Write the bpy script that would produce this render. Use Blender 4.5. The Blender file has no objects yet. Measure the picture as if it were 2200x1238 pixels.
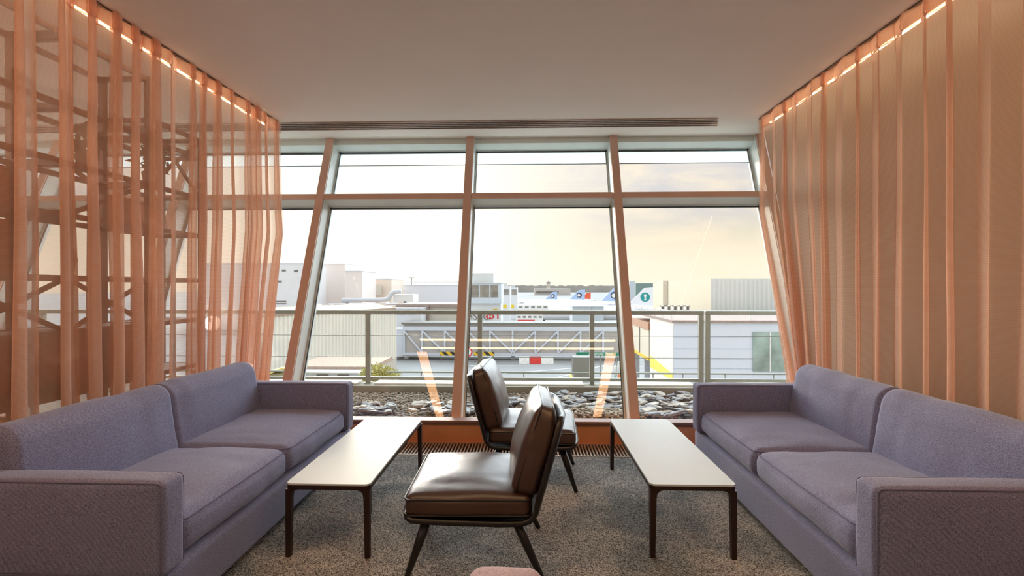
import bpy, bmesh, math, random
from mathutils import Vector, Matrix, noise
random.seed(7)
C = bpy.context.scene.collection
PI = math.pi
# ------------------------------------------------------------------ camera model
F, YAW, PIT, H = 1050.0, math.radians(1.9), math.radians(-0.1), 1.35
_fw = Vector((-math.sin(YAW)*math.cos(PIT), math.cos(YAW)*math.cos(PIT), math.sin(PIT)))
_rt = Vector((math.cos(YAW), math.sin(YAW), 0)); _up = _rt.cross(_fw)
EYE = Vector((0, 0, H))
def W(px, py, Y):
    """point of the place at distance Y in the direction read off the photograph"""
    d = _fw + _rt*((px-1100)/F) + _up*((619-py)/F)
    return EYE + d*(Y/d.y)
def WX(px, Y): return W(px, 619, Y).x
def WZ(py, Y): return W(1135, py, Y).z

# ------------------------------------------------------------------ materials
def srgb(r, g, b):
    f = lambda c: (c/255/12.92) if c/255 <= 0.04045 else ((c/255+0.055)/1.055)**2.4
    return (f(r), f(g), f(b), 1)
MATS = {}
def mat(name, col, rough=0.6, metal=0.0, var=0.12, scale=6.0, bump=0.0, bscale=60.0, spec=0.5, sheen=0.0, detail=3, stretch=None):
    if name in MATS: return MATS[name]
    m = bpy.data.materials.new(name); m.use_nodes = True
    nt = m.node_tree; N = nt.nodes; L = nt.links
    b = N['Principled BSDF']
    b.inputs['Roughness'].default_value = rough; b.inputs['Metallic'].default_value = metal
    b.inputs['Specular IOR Level'].default_value = spec
    if sheen:
        b.inputs['Sheen Weight'].default_value = sheen; b.inputs['Sheen Roughness'].default_value = 0.4
    tc = N.new('ShaderNodeTexCoord'); n = N.new('ShaderNodeTexNoise')
    n.inputs['Scale'].default_value = scale; n.inputs['Detail'].default_value = detail
    src = tc.outputs['Object']
    if stretch:
        mp = N.new('ShaderNodeMapping'); mp.inputs['Scale'].default_value = stretch
        L.new(src, mp.inputs[0]); src = mp.outputs[0]
    L.new(src, n.inputs['Vector'])
    r = N.new('ShaderNodeValToRGB')
    c = Vector(col[:3])
    r.color_ramp.elements[0].position = 0.3; r.color_ramp.elements[1].position = 0.7
    r.color_ramp.elements[0].color = (*(c*(1-var)), 1); r.color_ramp.elements[1].color = (*[min(1, v*(1+var)) for v in c], 1)
    L.new(n.outputs['Fac'], r.inputs[0]); L.new(r.outputs[0], b.inputs['Base Color'])
    if bump:
        n2 = N.new('ShaderNodeTexNoise'); n2.inputs['Scale'].default_value = bscale; n2.inputs['Detail'].default_value = 2
        L.new(tc.outputs['Object'], n2.inputs['Vector'])
        bp = N.new('ShaderNodeBump'); bp.inputs['Strength'].default_value = bump; bp.inputs['Distance'].default_value = 0.004
        L.new(n2.outputs['Fac'], bp.inputs['Height']); L.new(bp.outputs[0], b.inputs['Normal'])
    MATS[name] = m
    return m
def emis(name, col, s):
    m = bpy.data.materials.new(name); m.use_nodes = True; N = m.node_tree.nodes; N.clear()
    e = N.new('ShaderNodeEmission'); e.inputs[0].default_value = (*col[:3], 1); e.inputs[1].default_value = s
    o = N.new('ShaderNodeOutputMaterial'); m.node_tree.links.new(e.outputs[0], o.inputs[0]); MATS[name] = m
    return m
def stripes(name, c1, c2, k, ax=(1, 0, 1), rough=0.6):
    m = bpy.data.materials.new(name); m.use_nodes = True; nt = m.node_tree; N = nt.nodes; L = nt.links
    b = N['Principled BSDF']; b.inputs['Roughness'].default_value = rough
    tc = N.new('ShaderNodeTexCoord'); d = N.new('ShaderNodeVectorMath'); d.operation = 'DOT_PRODUCT'; d.inputs[1].default_value = Vector(ax)*k
    L.new(tc.outputs['Object'], d.inputs[0])
    f = N.new('ShaderNodeMath'); f.operation = 'FRACT'; L.new(d.outputs['Value'], f.inputs[0])
    g = N.new('ShaderNodeMath'); g.operation = 'GREATER_THAN'; g.inputs[1].default_value = 0.5; L.new(f.outputs[0], g.inputs[0])
    mx = N.new('ShaderNodeMix'); mx.data_type = 'RGBA'; mx.inputs[6].default_value = c1; mx.inputs[7].default_value = c2
    L.new(g.outputs[0], mx.inputs[0]); L.new(mx.outputs[2], b.inputs['Base Color']); MATS[name] = m
    return m

# sofa cloth: woven blue-mauve tweed
def cloth(name, ca, cb, fscale=420):
    m = bpy.data.materials.new(name); m.use_nodes = True; nt = m.node_tree; N = nt.nodes; L = nt.links
    b = N['Principled BSDF']; b.inputs['Roughness'].default_value = 0.85; b.inputs['Specular IOR Level'].default_value = 0.25
    b.inputs['Sheen Weight'].default_value = 0.25; b.inputs['Sheen Roughness'].default_value = 0.5
    tc = N.new('ShaderNodeTexCoord')
    def tw(ax, k):
        d = N.new('ShaderNodeVectorMath'); d.operation = 'DOT_PRODUCT'; d.inputs[1].default_value = Vector(ax)*k
        L.new(tc.outputs['Object'], d.inputs[0]); s = N.new('ShaderNodeMath'); s.operation = 'SINE'; L.new(d.outputs['Value'], s.inputs[0]); return s
    a1 = tw((1, 1, 1), fscale*2.2); a2 = tw((-1, 1, -1), fscale*1.6)
    mu = N.new('ShaderNodeMath'); mu.operation = 'MULTIPLY'; L.new(a1.outputs[0], mu.inputs[0]); L.new(a2.outputs[0], mu.inputs[1])
    n = N.new('ShaderNodeTexNoise'); n.inputs['Scale'].default_value = 330; n.inputs['Detail'].default_value = 2; L.new(tc.outputs['Object'], n.inputs['Vector'])
    ad = N.new('ShaderNodeMath'); ad.operation = 'MULTIPLY_ADD'; ad.inputs[1].default_value = 0.07; L.new(mu.outputs[0], ad.inputs[0]); L.new(n.outputs['Fac'], ad.inputs[2])
    r = N.new('ShaderNodeValToRGB'); r.color_ramp.elements[0].position = 0.32; r.color_ramp.elements[1].position = 0.68
    r.color_ramp.elements[0].color = ca; r.color_ramp.elements[1].color = cb
    L.new(ad.outputs[0], r.inputs[0]); L.new(r.outputs[0], b.inputs['Base Color'])
    bp = N.new('ShaderNodeBump'); bp.inputs['Strength'].default_value = 0.35; bp.inputs['Distance'].default_value = 0.001
    L.new(ad.outputs[0], bp.inputs['Height']); L.new(bp.outputs[0], b.inputs['Normal'])
    MATS[name] = m
    return m
M_sofa = cloth('sofa_cloth', srgb(86, 88, 120), srgb(154, 157, 192))
M_pouf = cloth('pouf_cloth', srgb(140, 115, 125), srgb(205, 180, 188), 300)
M_pipe = mat('sofa_piping', srgb(112, 110, 138), 0.85, var=0.1)

# carpet
def carpet():
    m = bpy.data.materials.new('carpet'); m.use_nodes = True; nt = m.node_tree; N = nt.nodes; L = nt.links
    b = N['Principled BSDF']; b.inputs['Roughness'].default_value = 0.95; b.inputs['Specular IOR Level'].default_value = 0.1
    tc = N.new('ShaderNodeTexCoord')
    n1 = N.new('ShaderNodeTexVoronoi'); n1.inputs['Scale'].default_value = 230
    n2 = N.new('ShaderNodeTexNoise'); n2.inputs['Scale'].default_value = 2.6; n2.inputs['Detail'].default_value = 5; n2.inputs['Distortion'].default_value = .6
    for n in (n1, n2): L.new(tc.outputs['Object'], n.inputs['Vector'])
    r = N.new('ShaderNodeValToRGB'); e = r.color_ramp.elements
    e[0].position = .1; e[0].color = srgb(78, 77, 77); e[1].position = .95; e[1].color = srgb(222, 218, 212)
    sx = N.new('ShaderNodeSeparateColor'); L.new(n1.outputs['Color'], sx.inputs[0]); L.new(sx.outputs[0], r.inputs[0])
    r2 = N.new('ShaderNodeValToRGB'); e = r2.color_ramp.elements; e[0].position = .38; e[0].color = (.52, .56, .58, 1); e[1].position = .62; e[1].color = (1, .96, .92, 1)
    L.new(n2.outputs['Fac'], r2.inputs[0])
    mx = N.new('ShaderNodeMix'); mx.data_type = 'RGBA'; mx.blend_type = 'MULTIPLY'; mx.inputs[0].default_value = 1
    L.new(r.outputs[0], mx.inputs[6]); L.new(r2.outputs[0], mx.inputs[7]); L.new(mx.outputs[2], b.inputs['Base Color'])
    bp = N.new('ShaderNodeBump'); bp.inputs['Strength'].default_value = .7; bp.inputs['Distance'].default_value = .006
    L.new(n1.outputs['Distance'], bp.inputs['Height']); L.new(bp.outputs[0], b.inputs['Normal'])
    return m
M_carpet = carpet()

def leather():
    m = mat('leather', srgb(72, 50, 40), 0.33, var=.15, scale=5, bump=.16, bscale=26, spec=.6)
    return m
M_leather = leather()
M_dark = mat('dark_stained_oak', srgb(26, 20, 18), 0.32, var=.25, scale=14, stretch=(1, 8, 1))
M_tmetal = mat('bronze_metal', srgb(58, 40, 34), 0.4, metal=.5, var=.08)
M_top = mat('white_laminate', srgb(206, 216, 218), 0.5, var=.015, spec=.35)
M_ceil = mat('ceiling_paint', srgb(232, 226, 218), 0.9, var=.015, scale=2)
M_wall = mat('wall_paint', srgb(190, 190, 180), 0.85, var=.03, scale=2)
M_wallb = mat('back_wall_paint', srgb(176, 150, 130), 0.85, var=.04, scale=2)
M_cop = mat('copper_panel', srgb(238, 160, 108), 0.42, metal=.4, var=.10, scale=3)
M_copm = mat('brown_mullion', srgb(212, 178, 160), 0.5, metal=.0, var=.03)
M_white = mat('white_frame', srgb(216, 224, 220), 0.45, var=.03)
M_gasket = mat('gasket', srgb(50, 50, 48), 0.6)
M_grille = mat('grille_alu', srgb(190, 176, 160), 0.35, metal=.6, var=.05)
M_pit = mat('grille_pit', srgb(24, 20, 18), 0.9)
M_rail = mat('rail_steel', srgb(150, 154, 144), 0.45, metal=.3, var=.08)
M_cable = mat('cable_steel', srgb(120, 124, 120), 0.4, metal=.5)
M_kerb = mat('kerb_concrete', srgb(150, 146, 134), 0.85, var=.12, scale=5, bump=.3)
M_cap = mat('kerb_capping', srgb(228, 226, 214), 0.4, var=.05)
M_track = mat('track', srgb(120, 96, 80), .4, metal=.5)
M_rack = mat('rack_steel', srgb(112, 78, 60), 0.5, metal=.1, var=.1)
M_rackp = mat('rack_panel', srgb(176, 104, 66), 0.55, metal=.2, var=.1, scale=3)

def glass(name, tint=(1, 1, 1, 1), k=1.0):
    m = bpy.data.materials.new(name); m.use_nodes = True; nt = m.node_tree; N = nt.nodes; L = nt.links; N.clear()
    t = N.new('ShaderNodeBsdfTransparent'); t.inputs[0].default_value = tint
    g = N.new('ShaderNodeBsdfGlossy'); g.inputs['Roughness'].default_value = .0
    fr = N.new('ShaderNodeFresnel'); fr.inputs[0].default_value = 1.5
    mu = N.new('ShaderNodeMath'); mu.operation = 'MULTIPLY'; mu.inputs[1].default_value = k; mu.use_clamp = True; L.new(fr.outputs[0], mu.inputs[0])
    gm = N.new('ShaderNodeNewGeometry'); sb = N.new('ShaderNodeMath'); sb.operation = 'SUBTRACT'; sb.inputs[0].default_value = 1; L.new(gm.outputs['Backfacing'], sb.inputs[1])
    m2 = N.new('ShaderNodeMath'); m2.operation = 'MULTIPLY'; L.new(mu.outputs[0], m2.inputs[0]); L.new(sb.outputs[0], m2.inputs[1]); mu = m2
    mx = N.new('ShaderNodeMixShader'); L.new(mu.outputs[0], mx.inputs[0]); L.new(t.outputs[0], mx.inputs[1]); L.new(g.outputs[0], mx.inputs[2])
    o = N.new('ShaderNodeOutputMaterial'); L.new(mx.outputs[0], o.inputs[0]); MATS[name] = m
    return m
M_glass = glass('window_glass', (.985, .995, .99, 1), 1.8)
def sheer():
    m = bpy.data.materials.new('sheer_fabric'); m.use_nodes = True; nt = m.node_tree; N = nt.nodes; L = nt.links; N.clear()
    tc = N.new('ShaderNodeTexCoord')
    w = N.new('ShaderNodeTexWave'); w.bands_direction = 'Z'; w.inputs['Scale'].default_value = 28; w.inputs['Distortion'].default_value = .4; w.inputs['Detail'].default_value = 1
    L.new(tc.outputs['Object'], w.inputs['Vector'])
    r = N.new('ShaderNodeValToRGB'); r.color_ramp.elements[0].color = srgb(238, 194, 170); r.color_ramp.elements[1].color = srgb(247, 214, 193)
    L.new(w.outputs['Fac'], r.inputs[0])
    d = N.new('ShaderNodeBsdfDiffuse'); tl = N.new('ShaderNodeBsdfTranslucent'); L.new(r.outputs[0], d.inputs[0]); L.new(r.outputs[0], tl.inputs[0])
    m1 = N.new('ShaderNodeMixShader'); m1.inputs[0].default_value = .5; L.new(d.outputs[0], m1.inputs[1]); L.new(tl.outputs[0], m1.inputs[2])
    t = N.new('ShaderNodeBsdfTransparent'); t.inputs[0].default_value = (1, .95, .9, 1)
    lw = N.new('ShaderNodeLayerWeight'); lw.inputs[0].default_value = .5
    mr = N.new('ShaderNodeMapRange'); mr.inputs['From Min'].default_value = 0.05; mr.inputs['From Max'].default_value = .75
    mr.inputs['To Min'].default_value = .42; mr.inputs['To Max'].default_value = .94
    L.new(lw.outputs['Facing'], mr.inputs['Value'])
    mx = N.new('ShaderNodeMixShader'); L.new(mr.outputs[0], mx.inputs[0]); L.new(t.outputs[0], mx.inputs[1]); L.new(m1.outputs[0], mx.inputs[2])
    o = N.new('ShaderNodeOutputMaterial'); L.new(mx.outputs[0], o.inputs[0])
    return m
M_sheer = sheer()

# ------------------------------------------------------------------ mesh helpers
def link(name, me, m, parent=None, smooth=False):
    o = bpy.data.objects.new(name, me); C.objects.link(o)
    if m: me.materials.append(m)
    if parent: o.parent = parent
    if smooth:
        for p in me.polygons: p.use_smooth = True
    return o
def obj(name, bm, m, parent=None, smooth=False):
    bmesh.ops.recalc_face_normals(bm, faces=bm.faces)
    me = bpy.data.meshes.new(name); bm.to_mesh(me); bm.free()
    return link(name, me, m, parent, smooth)
def tag(o, label=None, cat=None, group=None, kind=None):
    if label: o['label'] = label
    if cat: o['category'] = cat
    if group: o['group'] = group
    if kind: o['kind'] = kind
    return o
def thing(name, label, cat, loc=(0, 0, 0), rz=0, group=None):
    o = bpy.data.objects.new(name, None); C.objects.link(o); o.location = loc; o.rotation_euler = (0, 0, rz)
    o.empty_display_size = .1
    return tag(o, label, cat, group)
def box(bm, x0, x1, y0, y1, z0, z1, bev=0.0, mat4=None):
    r = bmesh.ops.create_cube(bm, size=1)
    vs = r['verts']
    for v in vs:
        v.co = Vector((x0+(v.co.x+.5)*(x1-x0), y0+(v.co.y+.5)*(y1-y0), z0+(v.co.z+.5)*(z1-z0)))
    if bev:
        es = list({e for v in vs for e in v.link_edges})
        rr = bmesh.ops.bevel(bm, geom=es, offset=bev, segments=2, profile=.5, affect='EDGES')
        vs = list({v for f in rr['faces'] for v in f.verts} | {v for v in vs if v.is_valid})
    if mat4:
        bmesh.ops.transform(bm, matrix=mat4, verts=[v for v in vs if v.is_valid])
    return bm
def boxo(name, x0, x1, y0, y1, z0, z1, m, parent=None, bev=0.0):
    bm = bmesh.new(); box(bm, x0, x1, y0, y1, z0, z1, bev); return obj(name, bm, m, parent)
def tube(bm, pts, rad, n=8, caps=True, closed=False):
    rings = []; K = len(pts); pts = [Vector(p) for p in pts]
    for i, p in enumerate(pts):
        a = pts[(i-1) % K] if (i > 0 or closed) else pts[i]; b = pts[(i+1) % K] if (i < K-1 or closed) else pts[i]
        t = (b-a).normalized(); ref = Vector((0, 0, 1)) if abs(t.z) < .95 else Vector((1, 0, 0))
        u = t.cross(ref).normalized(); v = t.cross(u)
        r = rad[i] if isinstance(rad, (list, tuple)) else rad
        rings.append([bm.verts.new(p+u*math.cos(2*PI*k/n)*r+v*math.sin(2*PI*k/n)*r) for k in range(n)])
    for i in range(K if closed else K-1):
        A, B = rings[i], rings[(i+1) % K]
        for k in range(n): bm.faces.new((A[k], A[(k+1) % n], B[(k+1) % n], B[k]))
    if caps and not closed: bm.faces.new(rings[0][::-1]); bm.faces.new(rings[-1])
    return bm
def bar(bm, a, b, w, h=None):
    """rectangular bar from a to b"""
    a = Vector(a); b = Vector(b); h = h or w; t = (b-a).normalized()
    ref = Vector((0, 0, 1)) if abs(t.z) < .95 else Vector((0, 1, 0))
    u = t.cross(ref).normalized(); v = u.cross(t).normalized()
    r = [[bm.verts.new(p+u*sx*w/2+v*sz*h/2) for sx, sz in ((-1, -1), (1, -1), (1, 1), (-1, 1))] for p in (a, b)]
    for k in range(4): bm.faces.new((r[0][k], r[0][(k+1) % 4], r[1][(k+1) % 4], r[1][k]))
    bm.faces.new(r[0][::-1]); bm.faces.new(r[1])
    return bm
def prism(bm, pts2, y0, y1, plane='xz'):
    f = (lambda p, t: (p[0], t, p[1])) if plane == 'xz' else ((lambda p, t: (t, p[0], p[1])) if plane == 'yz' else (lambda p, t: (p[0], p[1], t)))
    A = [bm.verts.new(f(p, y0)) for p in pts2]; B = [bm.verts.new(f(p, y1)) for p in pts2]; n = len(A)
    for k in range(n): bm.faces.new((A[k], A[(k+1) % n], B[(k+1) % n], B[k]))
    bm.faces.new(A[::-1]); bm.faces.new(B)
    return bm
def lathe(bm, prof, n=24, axis='z'):
    rings = []
    for r, z in prof:
        rings.append([bm.verts.new((r*math.cos(2*PI*k/n), r*math.sin(2*PI*k/n), z) if axis == 'z' else (z, r*math.cos(2*PI*k/n), r*math.sin(2*PI*k/n))) for k in range(n)])
    for A, B in zip(rings, rings[1:]):
        for k in range(n): bm.faces.new((A[k], A[(k+1) % n], B[(k+1) % n], B[k]))
    bm.faces.new(rings[0][::-1]); bm.faces.new(rings[-1])
    return bm
def cushion(hx, hy, hz, r, puff=(0, 0, 0), n=22, wr=0.0, wf=5.0, seed=0, crease=None):
    """rounded upholstery block, centred on the origin, puffed on each pair of faces"""
    bm = bmesh.new(); h = (hx, hy, hz)
    bmesh.ops.create_cube(bm, size=2)
    bmesh.ops.subdivide_edges(bm, edges=bm.edges, cuts=n, use_grid_fill=True)
    for v in bm.verts:
        # warp grid so that rows gather near the edges
        p = Vector([math.copysign(abs(c)**0.62, c)*hh for c, hh in zip(v.co, h)])
        R3 = r if isinstance(r, tuple) else (r, r, r)
        q = Vector([max(-(hh-rr), min(hh-rr, c)) for c, hh, rr in zip(p, h, R3)])
        d = Vector([(a-b)/rr for a, b, rr in zip(p, q, R3)])
        if d.length > 1e-9:
            k = max(abs(x) for x in d)/d.length
            p = q+Vector([x*k*rr for x, rr in zip(d, R3)])
        s = [c/hh for c, hh in zip(p, h)]
        o = Vector((0, 0, 0))
        for a in range(3):
            b, c = (a+1) % 3, (a+2) % 3
            w = max(0, 1-s[b]**2)*max(0, 1-s[c]**2)
            o[a] = puff[a]*w*max(-1, min(1, s[a]*1.0))*(abs(s[a])**3)
        if wr:
            q2 = p*wf+Vector((seed*7.3, seed*3.1, seed))
            nn = noise.noise(q2)+.5*noise.noise(q2*2.3)
            nn2 = noise.noise(Vector((p.x*wf*.6, p.y*wf*3, p.z*wf))+Vector((seed, 0, 5)))
            dirn = Vector(s); dirn.normalize()
            o += dirn*(nn*wr+nn2*wr*.5)
        v.co = p+o
    return bm
def roundrect(hx, hy, r, n=6):
    P = []
    for cx, cy, a0 in ((hx-r, hy-r, 0), (-hx+r, hy-r, 90), (-hx+r, -hy+r, 180), (hx-r, -hy+r, 270)):
        for k in range(n+1):
            a = math.radians(a0+90*k/n); P.append((cx+r*math.cos(a), cy+r*math.sin(a)))
    return P

# ------------------------------------------------------------------ room shell
ZC = 3.05
WB, WT = (4.40, .17), (5.515, ZC)                # leaning window plane: bottom and top of the mullion fronts (y, z)
SL = (WT[0]-WB[0])/(WT[1]-WB[1]); TILT = math.atan(SL)
def wy(z): return WB[0]+(z-WB[1])*SL
def struct(o): return tag(o, kind='structure')
XL, XR, YB = -7.2, 2.615, -3.4
struct(boxo('floor', XL, XR, YB, 3.90, -.1, 0, M_carpet))
struct(boxo('ceiling', XL, XR, YB, 5.62, ZC, ZC+.2, M_ceil))
for nm, x0 in (('wall_right', XR), ('wall_left', XL-.15)):
    bm = bmesh.new(); prism(bm, [(YB, -.3), (4.40, -.3), (wy(.05)+.06, .05), (wy(ZC)+.06, ZC+.2), (YB, ZC+.2)], x0, x0+.15, 'yz'); struct(obj(nm, bm, M_wall))
struct(boxo('wall_back', XL, XR, YB-.15, YB, -.3, ZC+.2, M_wallb))
# copper box below the window and its ledge
bm = bmesh.new(); box(bm, XL, XR, 4.24, 4.33, -.3, .17); box(bm, XL, XR, 4.33, 4.66, -.3, .05); box(bm, XL, XR, 4.22, 4.24, -.1, -.002); tr = struct(obj('trim_1', bm, M_cop))
bm = bmesh.new()
box(bm, XL, XR, 4.225, 4.345, .17, .19, .004)
struct(obj('trim_2', bm, mat('ledge_top', srgb(150, 108, 88), .5)))
bm = bmesh.new(); box(bm, XL, XR, 4.228, 4.24, .15, .17); struct(obj('trim_3', bm, mat('ledge_brown', srgb(120, 82, 64), .5)))
bm = bmesh.new()
for i in range(6):
    x = 2.565-1.61*i-.80
    box(bm, x-.012, x+.012, 4.225, 4.245, -.1, .15)
struct(obj('trim_4', bm, mat('ledge_joint', srgb(90, 60, 46), .5)))
# pit + grille in the floor
struct(boxo('trim_5', XL, XR, 3.90, 4.22, -.16, -.10, M_pit))
bm = bmesh.new()
box(bm, -2.6, 2.45, 3.90, 3.915, -.05, .004); box(bm, -2.6, 2.45, 4.205, 4.22, -.05, .004)
x = -2.6
while x < 2.45:
    box(bm, x, x+.011, 3.915, 4.205, -.03, .003); x += .0265
tag(obj('floor_grille', bm, M_grille), 'long slotted metal floor grille between the carpet and the copper panel under the window', 'grille')
bm = bmesh.new(); box(bm, XL, -2.6, 3.90, 4.22, -.1, 0); struct(obj('trim_6', bm, M_pit))
# ceiling slot diffuser
bm = bmesh.new()
y0, y1 = 4.97, 5.20
for i in range(5):
    y = y0+.006+i*(y1-y0-.012)/4
    box(bm, -6.6, 1.90+.02*i, y-.006, y+.006, ZC-.012, ZC)
vent = thing('ceiling_vent', 'long slotted linear air vent in the ceiling in front of the windows', 'air vent', (0, 0, 0))
obj('slat', bm, mat('vent_white', srgb(196, 186, 176), .6), vent)
boxo('slot_backing', -6.6, 1.90, y0, y1, ZC-.003, ZC-.001, mat('vent_dark', srgb(40, 36, 34), .8), vent)

# ------------------------------------------------------------------ windows, leaning outwards
MX = [2.565-1.61*k for k in range(6, -1, -1)]
nrm = Vector((0, math.cos(TILT), -math.sin(TILT)))   # outwards
def wp(x, z, off=0.0):
    return Vector((x, wy(z), z))+nrm*off
def slab(bm, x0, x1, z0, z1, o0, o1):
    """box laid in the leaning plane"""
    vs = [bm.verts.new(wp(x, z, o)) for o in (o0, o1) for z in (z0, z1) for x in (x0, x1)]
    for f in ((0, 1, 3, 2), (4, 6, 7, 5), (0, 2, 6, 4), (1, 5, 7, 3), (0, 4, 5, 1), (2, 3, 7, 6)):
        bm.faces.new([vs[i] for i in f])
ZTR = (2.305, 2.365)
for i in range(len(MX)-1):
    xa, xb = MX[i], MX[i+1]
    w = thing('window_%d' % (i+1), None, None); w['kind'] = 'structure'
    bm = bmesh.new()
    slab(bm, xa+.045, xb-.045, ZTR[0], ZTR[1], .0, .015)
    obj('transom', bm, M_copm, w)
    bm = bmesh.new()
    slab(bm, xa+.045, xb-.045, ZTR[0]+.004, ZTR[1]-.004, .015, .235)
    slab(bm, xa+.045, xb-.045, ZC-.05, ZC+.12, .05, .235)
    slab(bm, xa+.045, xa+.06, .08, ZC, .19, .24); slab(bm, xb-.06, xb-.045, .08, ZC, .19, .24)
    obj('window_frame', bm, M_white, w)
    bm = bmesh.new()
    for z0, z1 in ((.10, .108), (ZTR[0]-.016, ZTR[0]-.006), (ZTR[1]+.006, ZTR[1]+.014), (ZC-.07, ZC-.058)):
        slab(bm, xa+.05, xb-.05, z0, z1, .185, .20)
    for x in (xa+.062, xb-.068): slab(bm, x, x+.006, .1, ZC, .185, .20)
    slab(bm, xa+.05, xb-.05, 2.835, 2.841, .205, .212)  # thin solid line imitating the lower edge of the reflection band
    obj('gasket', bm, M_gasket, w)
    bm = bmesh.new(); slab(bm, xa+.045, xb-.045, .06, ZTR[0], .205, .211); obj('glass_pane', bm, M_glass, w)
    bm = bmesh.new(); slab(bm, xa+.045, xb-.045, ZTR[1], ZC+.05, .205, .211); obj('glass_pane', bm, M_glass, w)
for i, x in enumerate(MX):
    bm = bmesh.new(); slab(bm, x-.042, x+.042, .06, ZC, .0, .016)
    struct(obj('trim_%d' % (10+2*i), bm, M_copm))
    bm = bmesh.new(); slab(bm, x-.045, x+.045, .06, ZC+.1, .020, .245)
    struct(obj('trim_%d' % (11+2*i), bm, M_white))

# pale translucent strip at the pane tops, stands for a reflection in the glass
refl_band = bpy.data.materials.new('reflection_band'); refl_band.use_nodes = True
_N = refl_band.node_tree.nodes; _L = refl_band.node_tree.links; _N.clear()
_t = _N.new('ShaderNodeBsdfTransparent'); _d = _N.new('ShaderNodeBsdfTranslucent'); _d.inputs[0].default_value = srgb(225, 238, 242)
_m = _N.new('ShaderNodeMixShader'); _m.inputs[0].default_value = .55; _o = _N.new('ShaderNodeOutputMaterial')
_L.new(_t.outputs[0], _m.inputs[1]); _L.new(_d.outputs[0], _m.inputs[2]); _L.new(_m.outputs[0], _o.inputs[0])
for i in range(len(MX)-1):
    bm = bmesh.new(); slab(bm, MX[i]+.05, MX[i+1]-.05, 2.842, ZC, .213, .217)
    struct(obj('trim_%d' % (30+i), bm, refl_band))

# ------------------------------------------------------------------ curtains
def curtain(name, label, xw, y0, lam, side, endf, seed, amp=.045, zs=28, b0=.018, b1=.050):
    root = thing(name, label, 'curtain', (0, 0, 0))
    rnd = random.Random(seed)
    ytop = endf(ZC)[1]; L = ytop-y0; nf = int(L/lam); per = 22; NU = nf*per
    A = [amp*rnd.uniform(.55, 1.25) for _ in range(nf+2)]
    Bf = [rnd.uniform(b0, b1) for _ in range(nf+2)]
    J = [rnd.uniform(-.3, .3)*lam for _ in range(nf+2)]
    LN = [rnd.uniform(-.035, .035) for _ in range(nf+2)]
    def P(iu, z):
        ph = iu/per; k = int(ph); f = ph-k; k = min(k, nf); 
        sm = f*f*(3-2*f)
        a = A[k]*(1-sm)+A[k+1 if k+1 < len(A) else k]*sm; b = Bf[k]*(1-sm)+Bf[min(k+1, nf)]*sm
        j = J[k]*(1-sm)+J[min(k+1, nf)]*sm; ln = LN[k]*(1-sm)+LN[min(k+1, nf)]*sm
        h = (ZC-z)/ZC
        gather = 1-.25*math.exp(-h*9)
        th = 2*PI*ph
        ex, ey = endf(z)
        u = ph/nf
        # near part hangs straight, only the last metre follows the slope of the glass
        y = y0+u*L+j+ln*h
        pull = max(0, (u-.62)/.38)**1.6
        y += (ey-ytop)*pull
        x = xw+(ex-xw)*pull
        x += side*a*math.sin(th)*gather+.012*noise.noise(Vector((ph*1.3, z*.8, seed)))
        y += b*math.sin(2*th)*(1.0+.6*h)+.010*noise.noise(Vector((ph*.7, z*1.1, seed+9)))
        return Vector((x, y, z))
    bm = bmesh.new(); zz = [ZC-.012-.10]+[.02+(ZC-.132-.02)*(1-k/zs) for k in range(1, zs+1)]
    grid = [[bm.verts.new(P(i, z)) for z in zz] for i in range(NU+1)]
    for i in range(NU):
        for k in range(len(zz)-1): bm.faces.new((grid[i][k], grid[i][k+1], grid[i+1][k+1], grid[i+1][k]))
    f = obj('fabric', bm, M_sheer, root, True)
    # stiff heading band, gathered
    bm = bmesh.new(); zz = [ZC-.012, ZC-.035, ZC-.07, ZC-.105, ZC-.122]
    offs = [.0, .008, .004, .008, .0]
    for s in (1, -1):
        grid = [[bm.verts.new(P(i, z)+Vector((s*(o+.002), 0, 0))) for z, o in zip(zz, offs)] for i in range(NU+1)]
        for i in range(NU):
            for k in range(len(zz)-1): bm.faces.new((grid[i][k], grid[i][k+1], grid[i+1][k+1], grid[i+1][k]))
    obj('heading_band', bm, M_sheer, root, True)
    bm = bmesh.new(); box(bm, xw-.012, xw+.012, y0, ytop-.02, ZC-.013, ZC); obj('track', bm, M_track, root)
    return root
def endL(z):
    h = (ZC-z)/ZC
    yy = min(4.95, wy(z)-.12); return (-2.55+.20*h*h+.03*h, yy)
def endR(z):
    yy = min(5.02, wy(z)-.13); return (2.33-.02*((ZC-z)/ZC), yy)
curtain('left_curtain' if 0 else 'curtain', 'sheer copper-pink curtain on the left, hanging in front of the shelving rack', -2.57, 1.1, .17, 1, endL, 3, amp=.052, b0=.024, b1=.052)
curtain('curtain', 'sheer copper-pink curtain hanging to the right, in front of the solid side wall', 2.33, 1.1, .19, -1, endR, 5, amp=.036, b0=.012, b1=.03)

# warm LED strips tucked behind the curtain headings
M_led = emis('led_warm', (1, .76, .50), 12)
for x, yb, lab in ((-2.65, 4.85, 'glowing warm light strip along the ceiling behind the left curtain'), (2.41, 4.95, 'glowing warm light strip along the ceiling behind the right curtain')):
    t = thing('light_strip', lab, 'light strip', (0, 0, 0))
    boxo('channel', x-.012, x+.012, 1.1, yb, ZC-.052, ZC, M_track, t)
    bm = bmesh.new(); tube(bm, [(x, 1.1+(yb-1.1)*k/30, ZC-.061) for k in range(31)], .009, 6); obj('diffuser', bm, M_led, t)

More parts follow.
